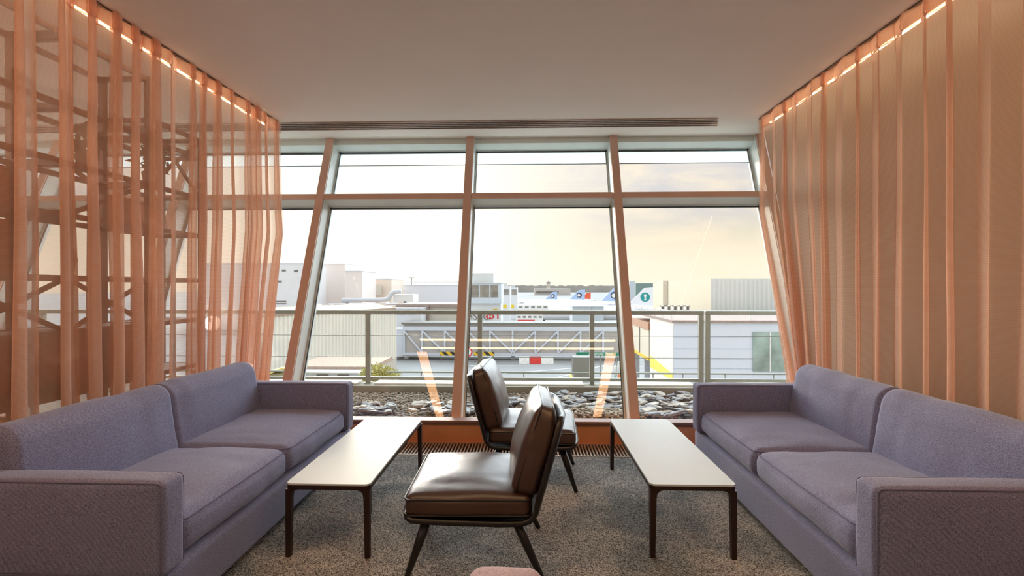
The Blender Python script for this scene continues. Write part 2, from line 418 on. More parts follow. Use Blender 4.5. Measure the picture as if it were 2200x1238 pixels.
# linear lamps in the ceiling over and behind the camera, seen mirrored in the glass
M_led2 = emis('led_linear', (1, .70, .40), 17)
M_led3 = emis('led_cove', (1, .50, .22), 10)
REFL = []
def mirror_hit(px, py, zc=ZC):
    d = (_fw+_rt*((px-1100)/F)+_up*((619-py)/F)).normalized()
    p0 = wp(0, .17, .205); n = -nrm
    t = (p0-EYE).dot(n)/d.dot(n); q = EYE+d*t; r = d-2*d.dot(n)*n; s = (zc-q.z)/r.z
    return q+r*s
_a = mirror_hit(903, 727); _b = mirror_hit(1322, 727); _c = mirror_hit(905, 745); _d2 = mirror_hit(1318, 745); _e = mirror_hit(945, 893); _f2 = mirror_hit(1280, 893)
print('MIRROR', [tuple(round(v, 2) for v in q) for q in (_a, _b, _c, _d2, _e, _f2)])
xl = (_c.x+_e.x)/2; xr = (_d2.x+_f2.x)/2
def lamp(nm, lab, x0, x1, y0, y1, m):
    t = thing(nm, lab, 'ceiling lamp', (0, 0, 0))
    boxo('housing', x0-.01, x1+.01, y0-.01, y1+.01, ZC-.028, ZC-.0005, M_track, t)
    boxo('diffuser', x0, x1, y0, y1, ZC-.034, ZC-.028, m, t)
lamp('linear_lamp', 'slim warm ceiling light bar across the room, the one nearer the window', _a.x, _b.x, _a.y-.025, _a.y+.025, M_led2)
lamp('linear_lamp', 'slim warm ceiling light bar across the room, the one farther from the window', _c.x, _d2.x, _c.y-.025, _c.y+.025, M_led2)
lamp('linear_lamp', 'wide orange ceiling light bar running front to back, on the left', xl-.09, xl+.09, max(YB+.3, _e.y), _c.y-.12, M_led3)
lamp('linear_lamp', 'wide orange ceiling light bar running front to back, on the right', xr-.09, xr+.09, max(YB+.3, _f2.y), _c.y-.12, M_led3)

# ------------------------------------------------------------------ sofas
def make_sofa(label, loc, flip, seed):
    """local: front at x=0 facing -x, depth towards +x, length along y (0..2.03)"""
    s = thing('sofa', label, 'sofa', loc, 0)
    sx = -1 if flip else 1
    Ln, D = 2.03, .96
    def put(nm, bm, cx, cy, cz, m, smooth=True, rot=0.0):
        M = Matrix.Translation((cx, cy, cz)) @ Matrix.Rotation(rot, 4, 'Y')
        bmesh.ops.transform(bm, matrix=M, verts=bm.verts)
        if flip: bmesh.ops.transform(bm, matrix=Matrix.Scale(-1, 4, (1, 0, 0)), verts=bm.verts)
        return obj(nm, bm, m, s, smooth)
    put('base', cushion(D/2-.01, Ln/2-.01, .105, .022, (.0, 0, 0), 16, .003, 4, seed), D/2+.002, Ln/2, .135, M_sofa)
    bm = bmesh.new()
    box(bm, .06, D-.06, .06, Ln-.06, 0, .034); put('plinth', bm, 0, 0, 0, M_dark, False)
    for k, cy in enumerate((.065, Ln-.065)):
        a = put('arm', cushion(D/2-.03, .063, .185, .026, (.004, .008, .004), 20, .0035, 5, seed+k), D/2-.028, cy, .425, M_sofa)
        bm = bmesh.new()
        for yy in (cy-.058, cy+.058):
            P = roundrect(D/2-.038, .178, .02); tube(bm, [(D/2-.028+p[0], yy+(.0), .425+p[1]) for p in P], .0035, 6, closed=True)
        if flip: bmesh.ops.transform(bm, matrix=Matrix.Scale(-1, 4, (1, 0, 0)), verts=bm.verts)
        pp = obj('piping', bm, M_pipe, s, True); pp.parent = a
    half = (Ln-.26)/2
    for k in range(2):
        cy = .13+half/2+k*half
        c = put('seat_cushion', cushion(.375, half/2-.001, .085, (.065, .04, .065), (.014, .004, .032), 28, .0075, 4.5, seed+3+k), .395, cy, .33, M_sofa)
        bm = bmesh.new(); P = roundrect(.368, half/2-.012, .04)
        tube(bm, [(.395+p[0]*1.012, cy+p[1]*1.0, .398+.0*p[0]) for p in P], .003, 6, closed=True)
        if flip: bmesh.ops.transform(bm, matrix=Matrix.Scale(-1, 4, (1, 0, 0)), verts=bm.verts)
        pp = obj('piping', bm, M_pipe, s, True); pp.parent = c
        c = put('back_cushion', cushion(.105, half/2+.004, .25, (.098, .016, .098), (.022, .0, .004), 30, .008, 4.0, seed+6+k), .80, cy, .525, M_sofa, rot=math.radians(9))
    return s
make_sofa('grey-blue two-seat sofa on the left, in front of the see-through curtain and shelving', (-1.38, 1.80, 0), True, 11)
make_sofa('grey-blue two-seat sofa on the right, in front of the curtained solid wall', (1.28, 1.84, 0), False, 31)

# ------------------------------------------------------------------ coffee tables
def make_table(label, loc):
    t = thing('coffee_table', label, 'coffee table', loc, 0)
    hx, hy, h = .2125, .605, .37
    bm = bmesh.new(); prism(bm, roundrect(hx, hy, .028, 8), h-.009, h, 'xy'); obj('tabletop', bm, M_top, t)
    bm = bmesh.new()
    o = roundrect(hx, hy, .028, 8); i = roundrect(hx-.014, hy-.014, .02, 8); n = len(o)
    for z0, z1, k in ((h-.030, h-.0095, 0),):
        A = [bm.verts.new((*p, z0)) for p in o]; B = [bm.verts.new((*p, z1)) for p in o]
        Ci = [bm.verts.new((*p, z0)) for p in i]; Di = [bm.verts.new((*p, z1)) for p in i]
        for k in range(n):
            q = (k+1) % n
            bm.faces.new((A[k], A[q], B[q], B[k])); bm.faces.new((Ci[q], Ci[k], Di[k], Di[q]))
            bm.faces.new((B[k], B[q], Di[q], Di[k])); bm.faces.new((A[q], A[k], Ci[k], Ci[q]))
    # thin shadow groove lip
    box(bm, -hx+.03, hx-.03, -hy-.0015, -hy+.003, h-.021, h-.018)
    obj('apron_frame', bm, M_tmetal, t)
    for sx in (-1, 1):
        for sy in (-1, 1):
            bm = bmesh.new()
            # tapered leg with a curved haunch into the rail
            prof = [(0, 0), (.024, 0), (.030, h-.075), (.034, h-.05), (.046, h-.036), (.066, h-.0295), (0, h-.0295)]
            prism(bm, [(-sx*p[0], p[1]) for p in prof], 0, .026, 'xz')
            bmesh.ops.transform(bm, matrix=Matrix.Translation((sx*(hx-.0005), sy*hy-(.026 if sy > 0 else 0), 0)), verts=bm.verts)
            box(bm, *( sorted((sx*(hx-.001), sx*(hx-.022)))), *(sorted((sy*(hy-.026), sy*(hy-.040)))), h-.16, h-.0295)
            obj('leg', bm, M_tmetal, t)
    return t
make_table('low white-topped coffee table with dark legs beside the left sofa', (-1.0, 3.005, 0))
make_table('low white-topped coffee table with dark legs beside the right sofa', (.82, 3.055, 0))

# ------------------------------------------------------------------ lounge chairs (local front = +x)
def make_chair(label, loc, rz, seed):
    c = thing('lounge_chair', label, 'lounge chair', loc, rz)
    hw = .315; lean = math.radians(16)
    # bent shell: profile swept across the width, narrowing towards the top of the back
    pr = [(.345, .322), (.335, .300), (.30, .288), (.20, .281), (.05, .276), (-.10, .272), (-.20, .274), (-.245, .290), (-.275, .325), (-.296, .39)]
    top = Vector((-.296, .39)); dr = Vector((-math.sin(lean), math.cos(lean)))
    for k in range(1, 7): q = top+dr*(.375*k/6); pr.append((q.x, q.y))
    bm = bmesh.new(); rows = []; NW = 14
    for i, p in enumerate(pr):
        q0 = Vector(pr[max(0, i-1)]); q1 = Vector(pr[min(len(pr)-1, i+1)]); t = (q1-q0).normalized(); nn = Vector((-t.y, t.x))
        w = hw if i < 10 else hw-.03*((i-9)/7)**2
        if i < 2: w = hw-.02*(2-i)
        if i == len(pr)-1: w -= .035
        row = []
        for s in (1, -1):
            for k in range(NW+1):
                u = -1+2*k/NW
                edge = (abs(u)**6)*.020
                qq = Vector(p)-nn*(edge if i < 9 else edge*1.4)+nn*s*(.011 if s > 0 else .011)
                row.append(bm.verts.new((qq.x, u*w, qq.y)))
        rows.append(row)
    M1 = NW+1
    for A, B in zip(rows, rows[1:]):
        for k in range(NW):
            bm.faces.new((A[k], A[k+1], B[k+1], B[k])); bm.faces.new((A[M1+k+1], A[M1+k], B[M1+k], B[M1+k+1]))
        bm.faces.new((A[0], B[0], B[M1], A[M1])); bm.faces.new((A[NW], A[M1+NW], B[M1+NW], B[NW]))
    for A in (rows[0], rows[-1]):
        for k in range(NW): bm.faces.new((A[k], A[k+1], A[M1+k+1], A[M1+k]))
    obj('shell', bm, M_dark, c, True)
    bm = cushion(.285, .30, .052, (.04, .04, .034), (.010, .008, .030), 26, .005, 7, seed)
    bmesh.ops.transform(bm, matrix=Matrix.Translation((.045, 0, .362)), verts=bm.verts)
    seat = obj('seat_cushion', bm, M_leather, c, True)
    bm = bmesh.new()
    for zz in (.395, .325):
        P = roundrect(.287, .302, .035); tube(bm, [(.045+p[0], p[1], zz) for p in P], .004, 6, closed=True)
    s = obj('piping', bm, mat('dark_piping', srgb(30, 20, 18), .4), seat, True)
    Mx = Matrix.Translation((-.262, 0, .600)) @ Matrix.Rotation(-lean, 4, 'Y')
    bm = cushion(.062, .285, .205, (.034, .04, .045), (.036, .008, .014), 26, .006, 7, seed+2)
    for v in bm.verts:   # pinch top corners
        k = max(0, v.co.z/.2); v.co.x *= 1-.25*k*k
        v.co.y *= 1-.05*k*k
    bmesh.ops.transform(bm, matrix=Mx, verts=bm.verts)
    back = obj('back_cushion', bm, M_leather, c, True)
    bm = bmesh.new()
    for xx in (.040, -.040):
        P = roundrect(.288, .210, .045)
        tube(bm, [Mx @ Vector((xx*(1-.25*max(0, p[1]/.2)**2), p[0]*(1-.05*max(0, p[1]/.2)**2), p[1])) for p in P], .004, 6, closed=True)
    obj('piping', bm, MATS['dark_piping'], back, True)
    bm = bmesh.new()
    for sy in (-1, 1): bar(bm, (.27, sy*.20, .262), (-.19, sy*.20, .258), .03, .022)
    for x in (.22, -.16): bar(bm, (x, -.22, .262), (x, .22, .262), .035, .022)
    obj('under_frame', bm, M_dark, c)
    for x0, x1 in ((.24, .335), (-.17, -.30)):
        for sy in (-1, 1):
            bm = bmesh.new()
            pts = [Vector((x0, sy*.215, .275)), Vector((x0*.6+x1*.4, sy*.232, .16)), Vector((x1, sy*.255, .0))]
            tube(bm, pts, [.024, .0205, .0125], 10); obj('leg', bm, M_dark, c, True)
    return c
make_chair('brown leather lounge chair nearest the viewer, seat turned to the left', (-.235, 2.48, 0), PI+math.radians(1.5), 2)
make_chair('brown leather lounge chair nearer the window, seat turned to the right', (-.005, 3.50, 0), math.radians(-3), 9)

# ------------------------------------------------------------------ footstool at the bottom edge
st = thing('footstool', 'pink-grey woven footstool at the bottom edge, beside the near chair leg', 'footstool', (-.075, 1.46, 0))
bm = cushion(.125, .20, .07, .05, (.01, .01, .014), 20, .002, 6, 4); bmesh.ops.transform(bm, matrix=Matrix.Translation((0, 0, .345)), verts=bm.verts)
obj('cushion', bm, M_pouf, st, True)
boxo('plinth', -.105, .105, -.18, .18, .20, .285, M_dark, st, .01)
for sx in (-1, 1):
    for sy in (-1, 1):
        bm = bmesh.new(); tube(bm, [(sx*.085, sy*.16, .20), (sx*.095, sy*.17, 0)], [.016, .010], 8); obj('leg', bm, M_dark, st, True)

# ------------------------------------------------------------------ shelving rack behind the left curtain
rk = thing('shelving_rack', 'tall open steel shelving rack with cross braces behind the left curtain', 'shelving', (0, 0, 0))
XF, XBk = -2.80, -3.15
PY = [1.55, 2.20, 2.88, 3.52, 4.10]
def rz_top(y): return min(2.92, ZC-.1)
for y in PY:
    for x in (XF, XBk): boxo('post', x-.02, x+.02, y-.02, y+.02, 0, 2.90 if y < 3.7 else 2.62, M_rack, rk)
SH = [.25, .70, 1.08, 1.41, 1.79, 2.11, 2.45, 2.88]
for i in range(4):
    ya, yb = PY[i]+.02, PY[i+1]-.02
    for z in SH:
        if i == 3 and z > 2.5: z = 2.60
        bm = bmesh.new()
        for x in (XF, XBk): box(bm, x-.012, x+.012, ya, yb, z-.022, z+.012)
        for y in (ya+.01, yb-.01): box(bm, XBk, XF, y-.012, y+.012, z-.022, z+.01)
        if z in (.25, .70, 1.08, 1.41): box(bm, XBk, XF, ya, yb, z, z+.008)
        obj('shelf', bm, M_rack, rk)
def brace(i, z0, z1, x=XF):
    bm = bmesh.new(); ya, yb = PY[i], PY[i+1]
    bar(bm, (x, ya, z0), (x, yb, z1), .012, .028); bar(bm, (x-.013, ya, z1), (x-.013, yb, z0), .012, .028)
    obj('cross_brace', bm, M_rack, rk)
for a in ((2, 1.79, 2.11), (2, 1.08, 1.41), (1, 1.08, 1.41), (3, 2.11, 2.60), (3, .25, .70)): brace(*a)
for i, z0, z1 in ((1, 1.41, 1.79), (1, 1.79, 2.11), (0, 1.41, 2.11), (0, .70, 1.08), (1, .70, 1.06), (2, .70, 1.06), (3, .70, 1.06), (3, 1.79, 2.08), (0, .25, .7)):
    boxo('panel', XBk-.01, XBk+.01, PY[i]+.02, PY[i+1]-.02, z0+.01, z1-.03, M_rackp, rk)
M_leaf = mat('leaf_green', srgb(96, 96, 62), .55, var=.3, scale=9)
M_pot = mat('pot_clay', srgb(120, 80, 60), .7)
def leafy(bm, n, c, r, s, flat=1.0, seed=1):
    rd = random.Random(seed)
    for _ in range(n):
        while True:
            p = Vector((rd.uniform(-1, 1), rd.uniform(-1, 1), rd.uniform(-1, 1)))
            if p.length < 1: break
        p = Vector((p.x*r[0], p.y*r[1], p.z*r[2]))+Vector(c)
        a = Vector((rd.uniform(-1, 1), rd.uniform(-1, 1), rd.uniform(-1, 1))).normalized(); b = a.orthogonal().normalized(); k = s*rd.uniform(.6, 1.3)
        m = p+a*k*.5
        vs = [bm.verts.new(q) for q in (p, m+b*k*.22, p+a*k, m-b*k*.22)]
        bm.faces.new(vs)
    return bm
def potted(lab, x, y, z, s, seed):
    t = thing('potted_plant', lab, 'plant', (x, y, z))
    bm = bmesh.new(); lathe(bm, [(.045*s, 0), (.06*s, .10*s), (.062*s, .11*s), (.052*s, .11*s)], 16); obj('pot', bm, M_pot, t, True)
    bm = bmesh.new(); leafy(bm, 170, (0, 0, .2*s), (.10*s, .10*s, .11*s), .05*s, seed=seed)
    for k in range(5): tube(bm, [(0, 0, .1*s), (.05*s*math.cos(k*1.3), .05*s*math.sin(k*1.3), .25*s)], .003, 4)
    obj('foliage', bm, M_leaf, t)
potted('small leafy plant on a high shelf of the rack, nearer the viewer', -2.98, 3.2, 2.128, 1.0, 3)
potted('small leafy plant on a high shelf of the rack, nearer the window', -2.98, 3.78, 2.128, 1.15, 4)
t = thing('vase', 'slim round-bellied brown vase on the middle shelf of the rack', 'vase', (-2.95, 3.05, 1.424))
bm = bmesh.new(); lathe(bm, [(.02, 0), (.03, .06), (.042, .10), (.032, .15), (.014, .18), (.018, .20)], 20); obj('body', bm, M_pot, t, True)

# ------------------------------------------------------------------ EXTERIOR: roof terrace
struct(boxo('trim_40', -9, 9, 4.66, 6.2, -.25, .055, mat('roof_membrane', srgb(110, 104, 94), .9)))
kb = thing('roof_kerb', 'low concrete kerb with a pale metal capping at the far side of the stones', 'kerb', (0, 0, 0))
boxo('upstand', -9, 9, 5.90, 6.16, -.25, .145, M_kerb, kb)
# capping in lengths, open where the railing posts stand
posts = [550, 790, 1031, 1272]
XP = [WX(p, 6.06) for p in posts]
XA, XB2 = WX(1507, 6.06), WX(1521, 6.06)
pitch = XP[2]-XP[1]
XPl = [XP[1]-pitch*k for k in (3, 2, 1)]+XP[1:]+[XA]
XPr = [XB2, XB2+pitch, XB2+2*pitch]
bm = bmesh.new(); cuts = sorted(XPl+XPr[:1]); prev = -9
for x in cuts+[9]:
    a, b = prev+(.11 if prev > -9 else 0), x-(.11 if x < 9 else 0)
    if b-a > .2: box(bm, a, b, 5.97, 6.20, .145, .166, .004)
    prev = x
obj('capping', bm, M_cap, kb)

def railing(lab, xs, x0, x1):
    r = thing('railing', lab, 'railing', (0, 0, 0)); y = 6.08
    bm = bmesh.new(); box(bm, x0, x1, y-.03, y+.03, 1.010, 1.062, .006); obj('top_rail', bm, M_rail, r)
    bm = bmesh.new(); box(bm, x0, x1, y-.02, y+.02, .185, .225, .005); obj('bottom_rail', bm, M_rail, r)
    for x in xs:
        bm = bmesh.new(); box(bm, x-.028, x+.028, y-.028, y+.028, .146, 1.010, .004); box(bm, x-.034, x+.034, y-.06, y+.06, .1455, .155); obj('post', bm, M_rail, r)
    for z in (.745, .475):
        bm = bmesh.new(); tube(bm, [(x0, y, z), (x1, y, z)], .004, 6); obj('cable', bm, M_cable, r)
railing('grey steel terrace railing with two thin cables, the long run to the left', XPl, XPl[0]-.3, XA+.03)
railing('grey steel terrace railing with two thin cables, the run to the right', XPr, XB2-.03, XPr[-1])
# lower guard rail on the roof edge beyond
gr = thing('guard_rail', 'thin low guard rail beyond the terrace railing', 'railing', (0, 0, 0))
yg = 7.6; zg = WZ(801, yg)
bm = bmesh.new(); tube(bm, [(WX(830, yg), yg, zg), (9, yg, zg)], .014, 8); tube(bm, [(-8, yg, zg), (WX(632, yg), yg, zg)], .014, 8)
obj('handrail', bm, M_rail, gr, True)
for p in (905, 1125, 1232, 1403, 1467, 1558, 1662, 1340, 1010):
    x = WX(p, yg); bm = bmesh.new(); tube(bm, [(x, yg, -.5), (x, yg, zg)], .011, 8); obj('post', bm, M_rail, gr, True)
struct(boxo('trim_41', -9, 9, 6.2, 7.9, -.8, -.5, M_kerb))

# gravel (uncountable) and slate pieces (countable)
M_peb = mat('pebbles', srgb(150, 138, 122), .8, var=.5, scale=18, detail=2)
rd = random.Random(5)
bm = bmesh.new()
base = bmesh.new(); bmesh.ops.create_icosphere(base, subdivisions=1, radius=1)
bv = [v.co.copy() for v in base.verts]; bf = [[v.index for v in f.verts] for f in base.faces]; base.free()
vsl, fsl = [], []
def pebble(c, s, rdm):
    q = Matrix.Rotation(rdm.uniform(0, 6.28), 3, 'Z') @ Matrix.Rotation(rdm.uniform(-.5, .5), 3, 'X')
    sc = Vector((s*rdm.uniform(.8, 1.4), s*rdm.uniform(.7, 1.1), s*rdm.uniform(.45, .7))); o = len(vsl)
    for v in bv: vsl.append(q @ Vector((v.x*sc.x, v.y*sc.y, v.z*sc.z))+c)
    for f in bf: fsl.append([o+i for i in f])
for _ in range(9500):
    x = rd.uniform(-3.4, 3.6); y = rd.uniform(4.72, 5.9)
    pebble(Vector((x, y, .062+rd.uniform(0, .012))), rd.uniform(.010, .019), rd)
for _ in range(700):
    x = rd.gauss(.72, .22); y = rd.uniform(4.70, 4.98)
    pebble(Vector((x, y, .085+rd.uniform(0, .05))), rd.uniform(.014, .026), rd)
me = bpy.data.meshes.new('gravel'); me.from_pydata([tuple(v) for v in vsl], [], fsl)
tag(link('gravel', me, M_peb, None, True), 'brown-grey gravel covering the roof terrace outside the window', 'gravel', kind='stuff')
bm = bmesh.new(); box(bm, -3.6, 4.4, 4.67, 5.9, .05, .062); 
struct(obj('trim_42', bm, mat('gravel_bed', srgb(96, 86, 74), .9, var=.4, scale=60)))

M_slates = [mat('slate_grey', srgb(122, 124, 124), .6, var=.25, scale=9, bump=.4), mat('slate_pale', srgb(168, 160, 148), .65, var=.2, scale=9, bump=.4), mat('slate_dark', srgb(92, 92, 96), .55, var=.3, scale=9, bump=.4)]
protos = []
for k in range(9):
    r_ = random.Random(100+k); bm = bmesh.new()
    n = r_.randint(6, 9); L_, w_, h_ = r_.uniform(.07, .12), r_.uniform(.045, .08), r_.uniform(.010, .018)
    ang = sorted(r_.uniform(0, 2*PI) for _ in range(n)); rad = [r_.uniform(.75, 1.1) for _ in range(n)]
    layers = []
    for z, s in ((-h_, .82), (-h_*.4, 1.0), (h_*.4, .97), (h_, .80)):
        layers.append([bm.verts.new((L_*s*r*math.cos(a)+r_.uniform(-.005, .005), w_*s*r*math.sin(a)+r_.uniform(-.005, .005), z+r_.uniform(-.003, .003))) for a, r in zip(ang, rad)])
    for A, B in zip(layers, layers[1:]):
        for i in range(n): bm.faces.new((A[i], A[(i+1) % n], B[(i+1) % n], B[i]))
    bm.faces.new(layers[0][::-1]); bm.faces.new(layers[-1])
    bmesh.ops.recalc_face_normals(bm, faces=bm.faces); me = bpy.data.meshes.new('slate_stone'); bm.to_mesh(me); bm.free()
    me.materials.append(M_slates[k % 3]); protos.append(me)
rs = random.Random(44); cnt = 0; spots = []
while cnt < 285:
    x = rs.uniform(-1.9, 2.1); y = rs.uniform(4.74, 5.86)
    # left of centre the far half is plain gravel; a patch of round pebbles lies in the near middle
    if x < -.25 and y > 5.22+.10*math.sin(x*5): continue
    if -.25 <= x < .35 and y > 5.55: continue
    if abs(x-.72) < .36 and y < 4.96: continue
    if any((x-a)**2+(y-b)**2 < .045**2 for a, b in spots): continue
    spots.append((x, y))
    o = bpy.data.objects.new('slate_stone', protos[rs.randrange(9)]); C.objects.link(o)
    near = max(0, 1-(y-4.74)/.5)
    o.location = (x, y, .088+rs.uniform(0, .022)+.03*near)
    o.rotation_euler = (rs.uniform(-.28, .28), rs.uniform(-.28, .28), rs.uniform(-.7, .7)+(PI if rs.random() < .5 else 0))
    s = rs.uniform(.6, 1.15); o.scale = (s, s, s)
    tag(o, 'flat broken slate stone lying among others on the gravel outside the window', 'stone', 'slate stones on the roof gravel'); cnt += 1

# ------------------------------------------------------------------ EXTERIOR: apron and airport
GZ = -8.0
M_apron = mat('apron_concrete', srgb(150, 152, 152), .9, spec=.1, var=.10, scale=.12, detail=6)
bm = bmesh.new(); box(bm, -700, 900, 7.9, 2200, GZ-.5, GZ); struct(obj('ground', bm, M_apron))
M_bw = mat('bridge_white', srgb(206, 212, 222), .5, var=.04)
M_bp = mat('bridge_panel', srgb(178, 172, 168), .55, var=.05, scale=.5)
M_bcor = mat('bridge_dark', srgb(120, 118, 112), .6)
YJ = 62.0
jb = thing('passenger_bridge', 'long pale gangway with a white diagonal truss side crossing beyond the railing', 'gangway', (0, 0, 0))
xa, xb = WX(866, YJ), WX(1345, YJ); zt, zb = WZ(703, YJ), WZ(765, YJ)
boxo('body', xa, xb, YJ+.15, YJ+3.2, zb+.2, zt+.3, M_bp, jb)
boxo('roof', xa-.2, xb, YJ-.1, YJ+3.4, zt+.3, zt+.55, M_bcor, jb)
boxo('top_chord', xa, xb, YJ-.1, YJ+.15, zt-.50, zt+.05, M_bw, jb)
boxo('bottom_chord', xa, xb, YJ-.1, YJ+.15, zb, zb+.35, M_bw, jb)
vx = [866+10]+[907+48.6*k for k in range(9)]
vx[0] = 868
for k, p in enumerate(vx):
    x = WX(p, YJ); boxo('truss_post', x-.11, x+.11, YJ-.08, YJ+.15, zb+.35, zt-.5, M_bw, jb)
for k in range(len(vx)-1):
    x0, x1 = WX(vx[k], YJ), WX(vx[k+1], YJ); bm = bmesh.new()
    if vx[k+1] < 1110: bar(bm, (x0, YJ, zt-.5), (x1, YJ, zb+.35), .2, .2)
    else: bar(bm, (x0, YJ, zb+.35), (x1, YJ, zt-.5), .2, .2)
    obj('truss_diagonal', bm, M_bw, jb)
for p in (868, 1101, 1335):
    x = WX(p, YJ); boxo('support_leg', x-.25, x+.25, YJ+1, YJ+1.6, GZ, zb+.3, M_bw, jb)
# vestibule at the left end
boxo('end_vestibule', WX(842, YJ), xa-.05, YJ+.1, YJ+3, zb-.1, WZ(708, YJ), M_bw, jb)

M_haz = stripes('hazard_yellow', srgb(230, 190, 40), srgb(40, 40, 38), 1.0, (1, 0, 1))
def hazard(lab, p0, p1, py0, py1, Y, m):
    t = thing('hazard_board', lab, 'barrier', (WX(p0, Y), Y, 0)); w = WX(p1, Y)-WX(p0, Y)
    boxo('board', 0, w, 0, .15, WZ(py1, Y), WZ(py0, Y), m, t)
    for x in (.1, w-.2): boxo('leg', x, x+.1, .02, .12, GZ, WZ(py1, Y), M_bcor, t)
hazard('yellow and black striped board under the gangway, left of the central mullion', 945, 990, 757, 765, 60.5, M_haz)
hazard('yellow and black striped board under the gangway, right of the central mullion', 1018, 1062, 757, 765, 60.5, M_haz)
M_red = mat('signal_red', srgb(216, 52, 48), .5); M_wht = mat('paint_white', srgb(236, 236, 232), .5)
t = thing('barrier', 'red and white water-filled barrier row on the apron below the gangway', 'barrier', (0, 59.5, GZ))
for a, b, m in ((1115, 1138, M_wht), (1138, 1163, M_red), (1163, 1190, M_wht)):
    x0, x1 = WX(a, 59.5), WX(b, 59.5); bm = bmesh.new(); prism(bm, [(0, 0), (.6, 0), (.4, .5), (.2, .9), (.1, .5)], x0, x1-.05, 'yz'); obj('barrier_block', bm, m, t)
# round road sign
t = thing('road_sign', 'round white road sign with a red ring beside the central mullion', 'sign', (WX(1004, 58), 58, GZ))
zs = WZ(757, 58)-GZ
bm = bmesh.new(); tube(bm, [(0, 0, 0), (0, 0, zs)], .05, 8); obj('pole', bm, M_rail, t)
bm = bmesh.new(); lathe(bm, [(.62, 0), (.62, .06)], 28); bmesh.ops.transform(bm, matrix=Matrix.Translation((0, -.06, zs)) @ Matrix.Rotation(PI/2, 4, 'X'), verts=bm.verts); d = obj('sign_disc', bm, M_red, t)
bm = bmesh.new(); lathe(bm, [(.46, 0), (.46, .02)], 28); bmesh.ops.transform(bm, matrix=Matrix.Translation((0, -.12, zs)) @ Matrix.Rotation(PI/2, 4, 'X'), verts=bm.verts); obj('sign_face', bm, M_wht, d)

def text_mesh(name, txt, size, m, parent, loc, ext=.02):
    cu = bpy.data.curves.new('t', 'FONT'); cu.body = txt; cu.size = size; cu.extrude = ext; cu.align_x = 'CENTER'; cu.align_y = 'CENTER'
    o = bpy.data.objects.new('t', cu); C.objects.link(o); dg = bpy.context.evaluated_depsgraph_get()
    me = bpy.data.meshes.new_from_object(o.evaluated_get(dg)); bpy.data.objects.remove(o); bpy.data.curves.remove(cu)
    me.transform(Matrix.Translation(loc) @ Matrix.Rotation(PI/2, 4, 'X'))
    me.materials.clear(); return link(name, me, m, parent)

# assembly point sign and the yard under it
M_green = mat('sign_green', srgb(24, 130, 100), .5, var=.04)
YS = 52
t = thing('assembly_sign', 'long green assembly point sign on posts near the right mullion', 'sign', (0, YS, 0))
x0, x1 = WX(1238, YS), WX(1336, YS); z0, z1 = WZ(764, YS), WZ(756.5, YS)
sb = boxo('sign_board', x0, x1, 0, .08, z0, z1, M_green, t)
text_mesh('sign_text', 'Assembly Point', .42, M_wht, sb, ((x0+x1)/2+.2, -.02, (z0+z1)/2))
for p in (1242, 1290, 1325, 1333): x = WX(p, YS); boxo('post', x-.05, x+.05, .08, .18, GZ, z0+.1, M_rail, t)
t = thing('equipment_skid', 'low grey equipment box with yellow edges beneath the green sign', 'equipment', (0, 0, 0))
boxo('body', WX(1232, 49), WX(1272, 49), 49, 51, GZ+.25, WZ(766, 50), mat('skid_grey', srgb(132, 130, 122), .6), t)
boxo('bumper', WX(1226, 49), WX(1276, 49), 48.9, 51.1, GZ, GZ+.25, mat('yellow_paint', srgb(232, 216, 96), .5), t)
for k, (p, hgt, c) in enumerate(((1322, 2.0, 'teal'), (1330, 2.4, 'orange'))):
    t = thing('bollard', 'slim %s and white bollard below the green sign' % c, 'bollard', (WX(p, 46), 46, GZ))
    mm = mat('bollard_'+c, srgb(70, 160, 150) if c == 'teal' else srgb(226, 120, 50), .5)
    bm = bmesh.new(); lathe(bm, [(.12, 0), (.12, hgt*.5)], 12); obj('lower_band', bm, mm, t, True)
    bm = bmesh.new(); lathe(bm, [(.12, hgt*.5), (.12, hgt*.97), (.06, hgt)], 12); obj('upper_band', bm, M_wht, t, True)

# corrugated sheds
def corr(name, a, b, z0, z1, pitch, dep, m, parent):
    a = Vector(a); b = Vector(b); L_ = (b-a).length; d = (b-a)/L_; nn = Vector((d.y, -d.x, 0)); n = int(L_/pitch); bm = bmesh.new(); pts = []
    for k in range(n):
        for f, o in ((0, 0), (.35, 0), (.5, dep), (.85, dep)): pts.append(a+d*((k+f)*pitch)+nn*o)
    A = [bm.verts.new((p.x, p.y, z0)) for p in pts]; B = [bm.verts.new((p.x, p.y, z1)) for p in pts]
    for k in range(len(pts)-1): bm.faces.new((A[k], A[k+1], B[k+1], B[k]))
    return obj(name, bm, m, parent)
def quadblock(name, P, z0, z1, m, parent):
    bm = bmesh.new(); prism(bm, P, z0, z1, 'xy'); return obj(name, bm, m, parent)
M_shed = mat('shed_white', srgb(232, 228, 216), .5, var=.05, scale=.4)
M_plain = mat('shed_cream', srgb(206, 200, 188), .6, var=.05, scale=.3)
t = thing('shed', 'white corrugated metal building beyond the railing at the left', 'building', (0, 0, 0))
A = W(560, 680, 34); B = W(852, 676, 46)
zb_, zt_ = WZ(815, 34), WZ(683, 34)
quadblock('wall', [(A.x, A.y), (B.x, B.y), (B.x-6, B.y+12), (A.x-6, A.y+12)], GZ, zt_-.05, M_plain, t)
corr('cladding', (A.x, A.y-.05, 0), (B.x, B.y-.05, 0), GZ+2.6, zt_, .34, .09, M_shed, t)
quadblock('roof', [(A.x, A.y-.3), (B.x, B.y-.3), (B.x-6, B.y+12), (A.x-6, A.y+12)], zt_, zt_+.18, mat('roof_brown', srgb(168, 146, 128), .8), t)
t = thing('annex', 'plain cream wall building behind the left end of the gangway', 'building', (0, 0, 0))
boxo('wall', WX(852, 70), WX(992, 70), 70, 80, GZ, WZ(660, 70), M_plain, t)
